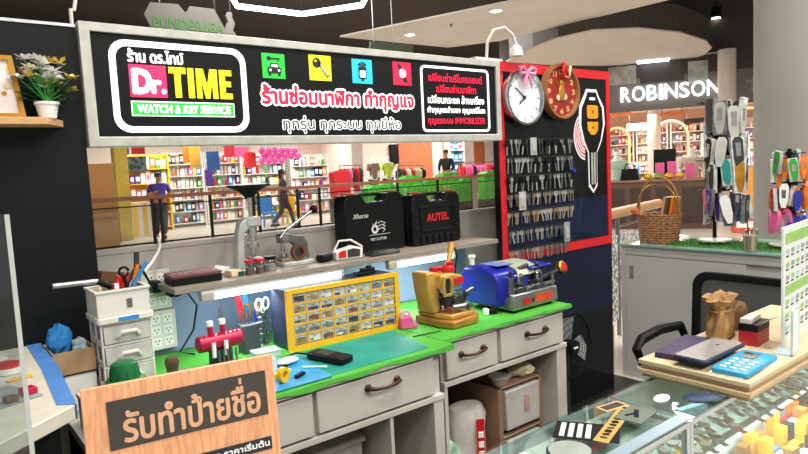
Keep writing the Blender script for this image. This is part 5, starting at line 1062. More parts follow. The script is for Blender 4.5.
# low white box and handrail between board and cabinet
# ================================================================ THE MALL BEHIND
# hand rail of the walkway (far) with glass panes and black posts
RY = 15.0
rl = thing('guard_rail', 'long brown wooden hand rail on black posts with glass panes along the walkway', 'railing', (2.6, RY, .0005))
RW = 15.6
MB().box(0, RW, -.05, .05, 1.09, 1.18).build('hand_rail', mat('rail_wood', '#7a4a36', .4, kind='woodx'), rl, bevel=.01)
b = MB(); b.box(0, RW, -.02, .02, .06, .10).box(0, RW, -.015, .015, .93, .96).box(0, RW, -.06, .06, 0, .03); b.build('lower_rail', M['black_plastic'], rl)
p = [at_y(x, 238, RY).x-2.6 for x in (155, 163, 213, 256, 261, 300, 322, 400, 440, 476)]
for x in p+[.2, 15.4]:
    w = .03 if x != p[-1] else .12
    MB().box(x-w, x+w, -.03, .03, .03, 1.09).build('post', M['black_plastic'] if w < .1 else M['steel'], rl)
ps = sorted(p+[.2, 15.4])
for a, b_ in zip(ps[:-1], ps[1:]):
    if b_-a > .3: MB().box(a+.04, b_-.04, -.006, .006, .11, .92).build('glass_pane', glass_mat('rail_glass', '#f4f8f8', mixfac=.04), rl, smooth=False)
# near right hand rail with perforated screen
q0, q1 = Vector((4.30, 2.93)), Vector((5.6, 3.20))
hr = thing('hand_rail', 'pale wooden hand rail with perforated white screen behind the wicker basket', 'railing', (q0.x, q0.y, .0005), math.atan2(q1.y-q0.y, q1.x-q0.x))
MB().cyl((-.55, 0, 1.045), (1.4, 0, 1.045), .045, n=18).build('hand_rail', mat('rail_pale', '#b98d62', .4, kind='woodx'), hr)
b = MB(); [b.cyl((x_, 0, 0), (x_, 0, 1.0), .018, n=10) for x_ in (-.5, .35, 1.3)]; b.cyl((-.5, 0, .93), (1.35, 0, .93), .010); b.build('posts', M['steel'], hr)
MB().box(-.5, 1.35, -.006, .006, .14, .86).build('screen', mat('perforated', '#e4e4e0', .5, kind='holes', scale=34, col2='#77797a'), hr, smooth=False)
small('low_box', 'low pale box on the floor between key board and grey cabinet', 'box', MB().box(0, .5, 0, .18, 0, .26), (3.56, 2.56, .0005), .2, M['white_plastic'], .004)

# ---------------- shop across the walkway
struct(MB().box(2.2, 12.6, 21.0, 21.1, 0, 3.5).build('wall_shop', mat('shop_wall', '#d9d0c4', .7, var=.04), smooth=False))
struct(MB().box(12.6, 26, 19.4, 19.5, 0, 3.5).build('wall_boutique', mat('boutique_wall', '#dccfc6', .7, var=.04), smooth=False))
struct(MB().box(12.5, 12.62, 19.5, 21.0, 0, 3.499).build('wall_recess', mat('boutique_wall', '#dccfc6', .7, var=.04), smooth=False))
struct(MB().box(2.0, 26, 17.0, 21.5, 3.5, 3.6).build('ceiling_shop', mat('shop_ceiling', '#e2dacf', .7), smooth=False))
struct(MB().box(12.4, 26, 16.2, 19.5, 0, .30).build('floor_boutique', mat('boutique_floor', '#cdb9a6', .4), smooth=False))
gpal = ['red', 'yellow', 'sky_blue', 'pink', 'green', 'purple', 'orange', 'bright_white', 'light_blue', 'bright_white', 'beige', 'navy', 'teal', 'crimson']
cname = {'sky_blue': 'blue', 'bright_white': 'white', 'light_blue': 'light blue', 'crimson': 'crimson', 'navy': 'navy', 'black_plastic': 'black', 'silver_paint': 'silver', 'tan_wood': 'tan'}
def display_shelf(label, x, y, w, h, n, d=.36, col='white_plastic', rz=0, z=.0005):
    t = thing('display_shelf', label, 'shop shelf', (x, y, z), rz)
    b = MB(); b.box(-w/2, -w/2+.04, 0, d, 0, h).box(w/2-.04, w/2, 0, d, 0, h).box(-w/2+.04, w/2-.04, d-.03, d, 0, h); b.build('frame', M[col], t)
    for i in range(n): MB().box(-w/2+.04, w/2-.04, 0, d-.03, .10+(h-.12)*i/n, .125+(h-.12)*i/n).build('shelf', M[col], t)
    return [.1255+(h-.12)*i/n for i in range(n)], (h-.12)/n
gr_ = random.Random(31); gpro = {}
for n_, c_ in (('pale_pink', '#e8a9b8'), ('cream', '#eadfc6'), ('mint', '#a9cdb8'), ('lilac', '#b6a5cf'), ('sand', '#cbb08a'), ('pale_grey', '#b9b7b4')): defm(n_, c_, .5)
tpal = ['pale_pink', 'cream', 'mint', 'lilac', 'sand', 'pale_grey', 'cream', 'pale_pink', 'yellow', 'red', 'sky_blue', 'pink', 'green', 'purple', 'navy', 'orange', 'dark_grey', 'bright_white']
def goods(name, kind, col, loc, rz, sc, label, group):
    key = (name, kind, col)
    if key not in gpro:
        b = MB(); m = M[col]
        if kind == 'box': b.box(-.5, .5, -.4, .4, 0, 1, m); b.box(-.35, .35, -.41, -.4, .3, .75, M['bright_white'] if col != 'bright_white' else M['pink'])
        elif kind == 'bottle': b.lathe([(.32, 0), (.32, .6), (.14, .75), (.14, .88), (.0, .88)], 10, m); b.cyl((0, 0, .88), (0, 0, 1), .17, n=10, m=M['bright_white'])
        else: b.ball((0, 0, .5), (.45, .4, .5), m, 10, 6, .05); b.ball((-.22, 0, .95), .16, m, 8, 5); b.ball((.22, 0, .95), .16, m, 8, 5)
        o = b.build(name, None, smooth=kind != 'box'); gpro[key] = o
    else: o = gpro[key].copy(); COL.objects.link(o)
    o.location = loc; o.rotation_euler = (0, 0, rz); o.scale = sc; return tag(o, label, 'goods', group)
def stock(x, y, w, zs_, ph_, where, grp, kinds=('box', 'box', 'bottle'), n=5, pal=gpal, rz=0, fill=.97, zb=.0005, names=None):
    for z in zs_:
        for k in range(n):
            if gr_.random() > fill: continue
            u = -w/2+.06+(w-.12)*(k+.5)/n; kd = gr_.choice(kinds); c = gr_.choice(pal); ww = (w-.12)/n*gr_.uniform(.75, .97); hh = ph_*gr_.uniform(.55, .88)
            nm = {'box': 'product_box', 'bottle': 'bottle', 'toy': 'soft_toy'}[kd]
            cx, cy = x+u*math.cos(rz)-.16*math.sin(rz), y+u*math.sin(rz)+.16*math.cos(rz)
            cn = cname.get(c, c.replace('_', ' '))
            goods(nm, kd, c, (cx, cy, zb+z+.0006), rz, (ww, min(.28, ww), hh), cn+' '+nm.replace('_', ' ')+' on '+where, cn+' '+nm.replace('_', ' ')+'s on '+grp)
shp = [(146, 19.3, 1.5, 2.3, 5, 'the yellow bayed toy shop shelf at left', 'yellow shelf'), (186, 19.8, 1.28, 2.35, 6, 'the toy shop shelf right of the purple shirted man', 'shelf behind the man'), (226, 19.8, 1.28, 2.35, 6, 'the toy shop shelf under the red lantern', 'middle toy shelf'), (266, 20.0, 1.6, 2.3, 6, 'the toy shop shelf below the pink balloons', 'toy shelf below balloons'), (312, 20.2, 1.6, 2.2, 5, 'the white shop shelf right of the walking woman', 'shelf right of woman')]
for px, Y, w, h, n, where, grp in shp:
    x = at_y(px, 200, Y).x; z_, p_ = display_shelf(where.replace('the ', 'white ', 1) if 'yellow' not in where else 'yellow framed toy shop shelf at left behind the rail', x, Y, w, h, n, col='yellow' if 'yellow' in where else 'white_plastic')
    stock(x, Y, w, z_, p_, where, grp, n=9, pal=tpal)
# low displays in front
x = at_y(132, 215, 17.6).x
t = thing('striped_display', 'white and yellow striped low display behind the rail', 'display', (x, 17.6, .0005)); MB().box(-.5, .5, 0, .4, 0, .95).build('body', M['white_plastic'], t)
for k in range(4): MB().box(-.46+.25*k, -.36+.25*k, -.012, 0, .05, .9).build('stripe', M['yellow'], t)
x = at_y(103, 200, 15.4).x
small('notice_board', 'tall orange brown board standing behind the rail at left', 'board', MB().box(-.28, .28, 0, .06, 0, 1.95), (x, 15.4, .0005), 0, mat('board_orange', '#b8803f', .5, kind='wood'), .01)
x = at_y(122, 190, 17.4).x
small('yellow_pillar', 'yellow square shop front pillar at left of the toy shop', 'pillar', MB().box(-.16, .16, -.16, .16, 0, 3.498), (x, 17.4, .0005), 0, mat('pillar_yellow', '#e0c24a', .5), .01)
def hung(name, label, cat, px, py, Y, w, h, m, d=.03, drop=None):
    p_ = at_y(px, py, Y); t = thing(name, label, cat, (p_.x, Y, p_.z)); MB().box(-w/2, w/2, -d/2, d/2, -h/2, h/2).build('panel', m, t)
    b = MB(); [b.cyl((s*w*.4, 0, h/2), (s*w*.4, 0, 3.498-p_.z), .006, n=5) for s in (-1, 1)]; b.build('cords', M['steel'], t); return t
hung('poster', 'dark framed poster hung in the toy shop above the shelf', 'poster', 132, 164, 17.8, .75, .40, mat('poster_dark', '#2b3440', .4, kind='holes', scale=9, col2='#5c7a78'))
hung('flag', 'blue flag hanging high at left of the toy shop', 'flag', 124, 149, 17.8, .24, .30, M['sky_blue']); hung('flag', 'red flag hanging high at left of the toy shop', 'flag', 138, 149, 17.5, .34, .26, M['red'])
hung('banner', 'blue banner hanging over the toy shop shelves', 'banner', 213, 161, 17.8, .38, .55, mat('banner_blue', '#1c5fa8', .5)); hung('banner', 'purple banner hanging below the blue banner', 'banner', 209, 178, 18.4, .22, .50, M['purple'])
hung('banner', 'amber banner hanging left of the blue banner', 'banner', 195, 157, 18.2, .30, .65, mat('amber2', '#e0a63c', .5)); hung('banner', 'small red banner hanging high in the toy shop', 'banner', 229, 150, 18.0, .32, .42, mat('banner_red', '#d8324a', .5))
hung('banner', 'orange banner beside the amber banner', 'banner', 186, 154, 18.4, .18, .5, M['orange'])
hung('poster', 'pink poster high in the toy shop left of the lantern', 'poster', 241, 152, 18.5, .5, .3, M['pink'])
p_ = at_y(250, 160, 17.6); t = thing('paper_lantern', 'red cylinder paper lantern hanging in the toy shop', 'lantern', (p_.x, 17.6, p_.z)); MB().lathe([(.08, -.24), (.18, -.20), (.18, .20), (.08, .24)], 20).build('lantern', mat('lantern_red', '#e0242c', .5), t); MB().cyl((0, 0, .24), (0, 0, 3.498-p_.z), .006, n=5).build('cord', M['steel'], t)
for k in range(16):
    ci, ri = k % 6, k//6; r = .112
    p_ = at_y(262+6.6*ci+3*(ri % 2), 151+5.0*ri, 17.2+.42*ri+.28*(ci % 2))
    t = thing('balloon', 'pink balloon in the cluster hanging from the toy shop ceiling', 'balloon', p_, 0, 'pink balloons hanging in the toy shop')
    MB().lathe([(0, -r*1.15), (r*.4, -r*.95), (r*.9, -r*.2), (r, .15*r), (r*.75, r*.75), (0, r)], 14).build('bulb', mat('balloon_pink', '#ea5fb4', .35), t); MB().cyl((0, 0, r*.95), (0, 0, 3.498-p_.z), .004, n=4).build('string', M['steel'], t)
# child seats and stools
for px, c, lab in ((268, 'sky_blue', 'blue plastic child chair beside the walking woman'), (291, 'yellow', 'yellow plastic child chair behind the walking woman')):
    p_ = at_y(px, 215, 17.2); t = thing('child_chair', lab, 'chair', (p_.x, 17.2, .0005)); MB().box(-.25, .25, -.2, .2, .36, .42).build('seat', M[c], t, bevel=.01); MB().box(-.25, .25, .16, .2, .42, .85).build('backrest', M[c], t, bevel=.01)
    for sx in (-1, 1):
        for sy in (-1, 1): MB().box(sx*.21-.025, sx*.21+.025, sy*.16-.025, sy*.16+.025, 0, .36).build('leg', M[c], t)
# hedge planters behind the right half of the rail
hm = mat('hedge', '#3fae2e', .7, var=.25, scale=20)
for k, (pa, pb, hgt) in enumerate(((365, 398, 1.08), (402, 420, 1.30), (421, 438, 1.12), (439, 456, 1.32), (457, 472, 1.1), (482, 499, 1.30))):
    a = at_y(pa, 200, 15.5).x; c = at_y(pb, 200, 15.5).x; t = thing('hedge_planter', ['long low green hedge in planter behind the two tool cases', 'tall green hedge in planter, left of the boutique row', 'lower green hedge in planter, second of boutique row', 'tall round topped green hedge in planter, middle of the row', 'green hedge in planter just left of the grey rail post', 'green hedge in planter at right end of the rail'][k], 'hedge', (a, 15.5, .0005)); w = c-a
    MB().box(0, w, -.2, .2, 0, .3).build('planter', M['dark_grey'], t)
    b = MB(); rh = random.Random(k)
    for i in range(int(500*max(w, .6))):
        x_, y_, z_ = rh.uniform(.08, w-.08), rh.uniform(-.22, .22), rh.uniform(.28, hgt); top = hgt-.25*(abs(x_-w/2)/(w/2))**3*.8; z_ = min(z_, top)
        u = Vector((rh.uniform(-1, 1), rh.uniform(-1, 1), rh.uniform(-.4, 1))).normalized()*.07; v_ = u.orthogonal().normalized()*.035; c_ = Vector((x_, y_, z_)); b.add([c_, c_+u*.5+v_, c_+u, c_+u*.5-v_], [(0, 1, 2, 3)])
    b.prism([(0, .3), (w, .3), (w, hgt-.12), (w*.8, hgt-.04), (w*.2, hgt-.04), (0, hgt-.12)], .36, plane='xz', base=-.18); b.build('foliage', hm, t, smooth=False)
# boutique: clothes rails, mannequins, wall panels
BZ_ = .3005
def clothes_rack(px0, px1, Y, cols, label, grp, zt=1.35):
    a = at_y(px0, 180, Y).x; c = at_y(px1, 180, Y).x; w = c-a; t = thing('clothes_rack', label, 'clothes rack', (a, Y, BZ_))
    MB().cyl((0, 0, zt), (w, 0, zt), .018, n=8).build('bar', M['chrome'], t)
    for x_ in (0, w):
        b = MB(); b.cyl((x_, 0, .02), (x_, 0, zt), .018, n=8).box(x_-.02, x_+.02, -.25, .25, 0, .025); b.build('upright', M['chrome'], t)
    n = max(3, int(w/.15)); r_ = random.Random(px0)
    for k in range(n):
        c_ = r_.choice(cols); m = M[c_]; L = r_.uniform(.6, .85); b = MB(); b.prism([(-.04, 0), (.04, 0), (.19, -.07), (.22, -.30), (.16, -.30), (.17, -L), (-.17, -L), (-.16, -.30), (-.22, -.30), (-.19, -.07)], .05, plane='yz', base=-.025); b.tube([(0, 0, 0), (0, 0, .05), (0, .015, .066), (0, 0, .078)], .006, 5, M['steel'])
        o = b.build('garment', m if 0 else None, None, (a+w*(k+.5)/n, Y, BZ_+zt-.10), 0, smooth=False); o.data.materials.clear(); o.data.materials.append(m); o.data.materials.append(M['steel']); o.rotation_euler.z = r_.uniform(-.12, .12)
        cn = cname.get(c_, c_.replace('_', ' ')); tag(o, cn+' garment hanging on '+label.split(' standing')[0], 'garment', cn+' garments on '+grp)
clothes_rack(398, 424, 17.0, ['bright_white', 'black_plastic', 'red', 'dark_grey', 'beige'], 'left boutique clothes rack standing left of the dark clad man', 'left boutique rack', 1.30)
clothes_rack(460, 496, 17.2, ['pink', 'crimson', 'red', 'navy', 'pink', 'purple'], 'right boutique clothes rack standing right of the dark clad man', 'right boutique rack', 1.30)
clothes_rack(340, 362, 18.0, ['beige', 'bright_white', 'pink', 'red', 'dark_grey'], 'far boutique clothes rack standing behind the tool cases', 'far boutique rack', 1.40)
def wall_panel(px0, px1, z0, z1, Y, m, label, d=.04):
    a = at_y(px0, 160, Y).x; c = at_y(px1, 160, Y).x; return tag(MB().box(0, c-a, -d, 0, z0, z1).build('wall_panel', m, None, (a, Y-.0006, 0)), label, 'panel')
Wb = 19.4
wall_panel(398, 432, .31, 3.2, Wb, mat('terracotta', '#b5643f', .6), 'wide terracotta wall panel at left in the boutique'); wall_panel(474, 484, .31, 3.2, Wb, mat('terracotta', '#b5643f', .6), 'narrow terracotta wall panel at right in the boutique')
wall_panel(352, 362, .31, 3.3, Wb, mat('grey_panel', '#9a8f8a', .6), 'narrow grey wall panel in the boutique'); wall_panel(300, 335, .31, 3.3, 21.0, mat('pale_pink_panel', '#d9b9a8', .6), 'pale pink wall panel right of the toy shelves')
z_, p_s = display_shelf('white lit shoe shelf on the boutique wall right of the man', at_y(458, 165, 18.9).x, 18.9, .85, 2.7, 6, z=BZ_)
stock(at_y(458, 165, 18.9).x, 18.9, .85, z_, p_s, 'the boutique shoe shelf', 'boutique shoe shelf', ('box',), 3, ['sky_blue', 'dark_grey', 'light_blue', 'bright_white'], zb=BZ_)
small('speaker_box', 'black square box fixed high on the boutique wall', 'speaker', MB().box(-.18, .18, -.16, 0, 0, .75), (at_y(393, 158, Wb).x, Wb-.0006, at_y(393, 164, Wb).z), 0, M['black_plastic'], .01)
red_d = thing('red_stand', 'red promotional stand beside the walkway rail left of tool cases', 'stand', (at_y(340, 185, 16.2).x, 16.2, .0005)); MB().box(-.3, .3, -.2, .2, 0, .7).build('base', M['dark_grey'], red_d, bevel=.01); MB().prism(rrect(-.3, .3, .7005, 1.55, .12), .3, plane='xz', base=-.15).build('body', mat('stand_red', '#c91f2c', .4), red_d, bevel=.02)
# ---------------- people
def skin_obj(name, verts, edges, radii, m, parent, root=0, sub=1):
    me = bpy.data.meshes.new(name); me.from_pydata(verts, edges, []); me.materials.append(m); o = bpy.data.objects.new(name, me); COL.objects.link(o); o.parent = parent
    sk = o.modifiers.new('skin', 'SKIN'); sk.use_smooth_shade = True
    if not me.skin_vertices: pass
    for i, r in enumerate(radii):
        d = me.skin_vertices[0].data[i]; d.radius = r if isinstance(r, tuple) else (r, r); d.use_root = i == root
    s_ = o.modifiers.new('subd', 'SUBSURF'); s_.levels = sub; s_.render_levels = sub; return o
def person(label, loc, rz, H, shirt, trousers, skin, hair, legs, arms, long_hair=False, dress=False, long_sleeve=False):
    """local frame: facing -y; joint positions in units of a 1.75 m body"""
    s = H/1.75; t = thing('person', label, 'person', loc, rz)
    J = [(0, 0, .95), (0, 0, 1.12), (0, .01, 1.30), (0, .0, 1.44), (0, -.005, 1.51), (0, -.015, 1.58), (0, -.015, 1.66), (0, -.01, 1.73), (0, -.105, 1.62)]
    Rr = [(.15, .11), (.135, .10), (.165, .11), (.08, .075), (.055, .055), (.075, .085), (.082, .095), (.055, .065), (.014, .014)]
    Ed = [(0, 1), (1, 2), (2, 3), (3, 4), (4, 5), (5, 6), (6, 7), (5, 8)]
    for sd in (-1, 1):
        b0 = len(J); hip, knee, ank, toe = [(sd*.09, 0, .90)]+[tuple(p) for p in legs[sd]]
        J += [hip, knee, ank, toe]; Rr += [.085, .058, .042, (.038, .03)]; Ed += [(0, b0), (b0, b0+1), (b0+1, b0+2), (b0+2, b0+3)]
        a0 = len(J); sh, el, wr = [(sd*.19, .01, 1.40)]+[tuple(p) for p in arms[sd]]
        J += [sh, el, wr]; Rr += [.058, .042, .030]; Ed += [(2, a0), (a0, a0+1), (a0+1, a0+2)]
        d = (Vector(wr)-Vector(el)).normalized(); sidev = d.cross(Vector((0, 1, .2))).normalized(); c = Vector(wr)+d*.07; h0 = len(J); J.append(tuple(c)); Rr.append((.036, .018)); Ed.append((a0+2, h0))
        for f in range(5):
            o_ = (f-2)*.018; ln = [.05, .075, .085, .078, .06][f]; base = c+sidev*o_+d*.02 if f else c+sidev*-.04-d*.01; m_ = base+d*ln*.55; e_ = base+d*ln+Vector((0, -.01, 0)); k = len(J)
            J += [tuple(base), tuple(m_), tuple(e_)]; Rr += [.010, .009, .008]; Ed += [(h0, k), (k, k+1), (k+1, k+2)]
    S = lambda L: [tuple(q*s for q in p) for p in L]
    scr = lambda L: [tuple(q*s for q in r) if isinstance(r, tuple) else r*s for r in L]
    skin_obj('body', S(J), Ed, scr(Rr), skin, t, 0, 1)
    # shirt: torso and sleeves
    V_, E_2, R_2 = [(0, 0, .96), (0, 0, 1.12), (0, .01, 1.30), (0, .0, 1.43)], [(0, 1), (1, 2), (2, 3)], [(.168, .125), (.155, .118), (.182, .128), (.09, .085)]
    for sd in (-1, 1):
        k = len(V_); sh = Vector((sd*.19, .01, 1.40)); el = Vector(arms[sd][0]); V_ += [tuple(sh), tuple(sh.lerp(el, .75))]; R_2 += [.074, .062]; E_2 += [(2, k), (k, k+1)]
        if long_sleeve: V_ += [tuple(el), tuple(el.lerp(Vector(arms[sd][1]), .9))]; R_2 += [.056, .046]; E_2 += [(k+1, k+2), (k+2, k+3)]
    if dress: V_ += [(0, 0, .78), (0, 0, .55)]; R_2 += [(.19, .15), (.21, .17)]; E_2 += [(0, len(V_)-2), (len(V_)-2, len(V_)-1)]
    skin_obj('shirt' if not dress else 'dress', S(V_), E_2, scr(R_2), shirt, t, 0, 1)
    V_, E_2, R_2 = [(0, 0, .97)], [], [(.160, .12)]
    for sd in (-1, 1):
        k = len(V_); V_ += [(sd*.09, 0, .88), tuple(legs[sd][0]), tuple(Vector(legs[sd][1])+Vector((0, 0, .03)))]; R_2 += [.105, .074, .060]; E_2 += [(0, k), (k, k+1), (k+1, k+2)]
    skin_obj('trousers', S(V_), E_2, scr(R_2), trousers, t, 0, 1)
    b = MB(); b.ball((0, .01*s, 1.665*s), (.092*s, .105*s, .095*s), hair, 14, 8); 
    if long_hair: b.ball((0, .06*s, 1.55*s), (.08*s, .05*s, .14*s), hair, 12, 8)
    h = b.build('hair', None, t)
    for sd in (-1, 1):
        MB().ball((sd*.032*s, -.098*s, 1.635*s), .011*s, M['black_plastic'], 8, 5).build('eye', None, t)
        q = Vector(legs[sd][1]); tt = Vector(legs[sd][2]); dv = (tt-q); dv.z = 0; dv.normalize()
        bb = MB(); bb.T = Matrix.Translation((q.x*s, q.y*s, (q.z-.055)*s)) @ Matrix.Rotation(math.atan2(dv.y, dv.x)+math.pi/2, 4, 'Z'); bb.prism([(-.045*s, .08*s), (.045*s, .08*s), (.05*s, -.12*s), (.03*s, -.19*s), (-.03*s, -.19*s), (-.05*s, -.12*s)], .07*s, plane='xy', base=-.01*s); bb.build('shoe', M['black_plastic'], t, bevel=.015)
    MB().box(-.03*s, .03*s, -.104*s, -.098*s, 1.580*s, 1.590*s).build('mouth', mat('lip', '#8c4a42', .5), t)
    return t
sk1 = mat('skin_tan', '#b98562', .55); sk2 = mat('skin_brown', '#8d5f45', .55); hair = mat('hair_black', '#14110f', .6)
p_ = at_z(163, 238.5, 0)
person('person in purple shirt and dark trousers standing behind the rail holding a phone', (p_.x, p_.y, .0), R_(-14), 1.72, mat('shirt_purple', '#4a35a0', .7), mat('trousers_dark', '#2a2a33', .7), sk1, hair,
       {-1: [(-.10, -.05, .50), (-.13, .0, .075), (-.16, -.14, .03)], 1: [(.10, -.09, .50), (.06, -.06, .075), (.05, -.2, .03)]}, {-1: [(-.30, .0, 1.15), (-.14, -.20, 1.22)], 1: [(.30, .02, 1.14), (.16, -.20, 1.12)]})
p_ = at_y(286, 237, 15.9)
person('person in dark dress walking to the right behind the rail', (p_.x, 15.9, .0), R_(70), 1.66, mat('dress_dark', '#2f2638', .7), mat('leggings', '#3c2d33', .7), sk2, hair,
       {-1: [(-.08, -.18, .52), (-.08, -.26, .075), (-.08, -.42, .03)], 1: [(.08, .06, .50), (.08, .34, .13), (.08, .24, .03)]}, {-1: [(-.24, .14, 1.16), (-.22, .16, .92)], 1: [(.24, -.10, 1.16), (.22, -.26, 1.02)]}, True, True)
p_ = at_y(447, 183, 16.45)
person('person in black jacket standing in the boutique beyond the hedges', (p_.x, 16.45, .3005), R_(-60), 1.80, mat('jacket_black', '#15161a', .7), mat('trousers_black', '#17171a', .7), sk1, hair,
       {-1: [(-.10, -.02, .50), (-.10, .0, .075), (-.11, -.15, .03)], 1: [(.10, -.02, .50), (.10, .0, .075), (.11, -.15, .03)]}, {-1: [(-.26, .0, 1.14), (-.20, -.16, 1.0)], 1: [(.26, .0, 1.14), (.20, -.16, 1.0)]}, long_sleeve=True)
def mannequin(label, px, Y, top, z=BZ_, bottom='dark_grey', rz=0, x=None):
    t = thing('mannequin', label, 'mannequin', (at_y(px, 180, Y).x if x is None else x, Y, z), rz); wm_ = M['bright_white']
    MB().lathe([(.18, 0), (.18, .02), (.02, .03), (.02, .55), (0, .55)], 18).build('stand', M['chrome'], t)
    V_ = [(0, 0, .95), (0, 0, 1.15), (0, 0, 1.35), (0, 0, 1.47), (0, 0, 1.56), (0, -.01, 1.66), (-.09, 0, .88), (-.09, 0, .5), (-.09, 0, .08), (.09, 0, .88), (.09, 0, .5), (.09, 0, .08), (-.19, 0, 1.40), (-.25, .03, 1.12), (-.22, -.02, .90), (.19, 0, 1.40), (.25, .03, 1.12), (.22, -.02, .90)]
    skin_obj('figure', V_, [(0, 1), (1, 2), (2, 3), (3, 4), (4, 5), (0, 6), (6, 7), (7, 8), (0, 9), (9, 10), (10, 11), (2, 12), (12, 13), (13, 14), (2, 15), (15, 16), (16, 17)], [(.14, .1), (.12, .09), (.15, .1), .06, .055, .085, .08, .055, .04, .08, .055, .04, .05, .04, .03, .05, .04, .03], wm_, t)
    skin_obj('clothing', [(0, 0, .86), (0, 0, 1.15), (0, 0, 1.35), (0, 0, 1.43), (-.2, 0, 1.39), (-.24, .02, 1.16), (.2, 0, 1.39), (.24, .02, 1.16)], [(0, 1), (1, 2), (2, 3), (2, 4), (4, 5), (2, 6), (6, 7)], [(.17, .13), (.145, .115), (.175, .12), .085, .07, .055, .07, .055], top, t)
    skin_obj('trousers', [(0, 0, .95), (-.09, 0, .85), (-.09, 0, .15), (.09, 0, .85), (.09, 0, .15)], [(0, 1), (1, 2), (0, 3), (3, 4)], [(.155, .115), .10, .07, .10, .07], M[bottom], t); return t
mannequin('pale mannequin in brown print top, left of two in the boutique', 374, 17.6, mat('top_print', '#7d6658', .7, var=.2, scale=30)); mannequin('pale mannequin in lime green top, right of two in the boutique', 388, 17.3, mat('top_lime', '#b5c94a', .7))
# ================================================================ DEPARTMENT STORE AT RIGHT
RA = R_(-61.6); RO = Vector((14.0, 8.9, 0)); RM = Matrix.Translation(RO) @ Matrix.Rotation(RA, 4, 'Z')
def rw(u, v, z=0): return RM @ Vector((u, v, z))
def at_v(px, py, v):
    """the store's own plane v met by a photo direction -> (u, z)"""
    n = Vector((-math.sin(RA), math.cos(RA), 0)); r = ray(px, py); t = (RO.dot(n)+v)/r.dot(n); P = r*t+Vector((0, 0, EYE)); q = RM.inverted() @ P; return q.x, q.z
def rst(mb, name, m): o = mb.build(name, m, None, tuple(RO), RA, smooth=False); return struct(o)
rst(MB().box(-3, 8, 0, .12, 2.62, 3.40), 'trim_3', mat('bulkhead', '#6f6a66', .5, var=.05, scale=1))
rst(MB().box(-3, 8, .001, .12, 3.401, 5.29), 'trim_4', mat('bulkhead_dark', '#3b342f', .5, var=.08, scale=1))
rst(MB().box(-3, 8, 5.0, 5.1, 0, 2.95), 'wall_store', mat('store_wall', '#d8c3b0', .7))
rst(MB().box(-3, 8, .13, 5.0, 2.88, 2.95), 'ceiling_store', mat('store_ceiling', '#e6d8c8', .7))
rst(MB().box(-3, 8, -.4, 4.99, .0, .006), 'floor_store', mat('store_floor', '#e0c4b2', .25, kind='tiles', col2='#e6cdbb'))
lt = thing('store_sign', 'white glowing store name letters on the grey store bulkhead', 'sign', tuple(rw(0, -.06, 0)), RA)
glow = mat('letter_white', '#f6f9ff', .4, var=0, emit=1.6)
ua, za = at_v(621, 102, -.06); ub, zb_ = at_v(718, 95, -.06); zc = (za+zb_)/2; hgt = .34
hz = at_v(622, 88, -.06)[1]
wl = [('R', .75), ('O', 1.0), ('B', .78), ('I', .28), ('N', .95), ('S', .72), ('O', 1.0), ('N', .95)]
tot = sum(w for _, w in wl)+.16*7; u = ua; k_ = (ub+.05-ua)/tot
for ch_, w in wl:
    b = MB(); letters(b, ch_, u, u+w*k_, zc, hz, 0, fat=.006); o = b.build('letter', glow, lt, smooth=False); s_ = o.modifiers.new('thick', 'SOLIDIFY'); s_.thickness = .04; u += (w+.16)*k_
    
# dark posters on the bulkhead
def on_bulk(name, label, cat, x0, y0, x1, y1, m, d=.03, v=-.0006):
    a, z1 = at_v(x0, y0, v); c, _ = at_v(x1, y0, v); _, z0 = at_v(x0, y1, v); o = MB().box(a, c, -d, 0, z0, z1).build(name, m, None, tuple(rw(0, v, 0)), RA); return tag(o, label, cat)
on_bulk('poster', 'pale grey poster on store bulkhead just right of the key board', 'poster', 608, 68, 636, 86, mat('poster_grey', '#8d8a85', .5, kind='holes', scale=6, col2='#a5a29c')); on_bulk('poster', 'dark screen on store bulkhead above the white store letters', 'screen', 640, 63, 684, 84, mat('screen_dark', '#332d2a', .4)); on_bulk('poster', 'pale green poster on store bulkhead above the letter N', 'poster', 688, 62, 708, 84, mat('poster_green', '#8f958c', .5, kind='holes', scale=6, col2='#a8ab9f')); on_bulk('poster', 'grey poster on store bulkhead right of the white column', 'poster', 746, 78, 762, 92, mat('poster_dim', '#6d6c66', .5, kind='holes', scale=8, col2='#8c8a82'))
# columns and the big grey pillar
a, _ = at_v(727, 100, -.45); struct(tag(MB().cyl((0, 0, 0), (0, 0, 3.79), .19, n=28).build('column', mat('column_white', '#d6cdc1', .5, var=.02), None, tuple(rw(a, -.45, .0061))), 'white round column crossing end of the white store letters', 'column'))
a, _ = at_v(654, 120, 2.0); struct(tag(MB().cyl((0, 0, 0), (0, 0, 2.87), .17, n=24).build('column', mat('column_white', '#d6cdc1', .5, var=.02), None, tuple(rw(a, 2.0, .0061))), 'white column inside the store behind the letters', 'column'))
struct(MB().cyl((0, 0, 0), (0, 0, 5.299), .52, n=48).build('pillar', mat('pillar_grey', '#8e8c88', .55, var=.02, scale=2), None, (6.18, 2.0, .0005)))
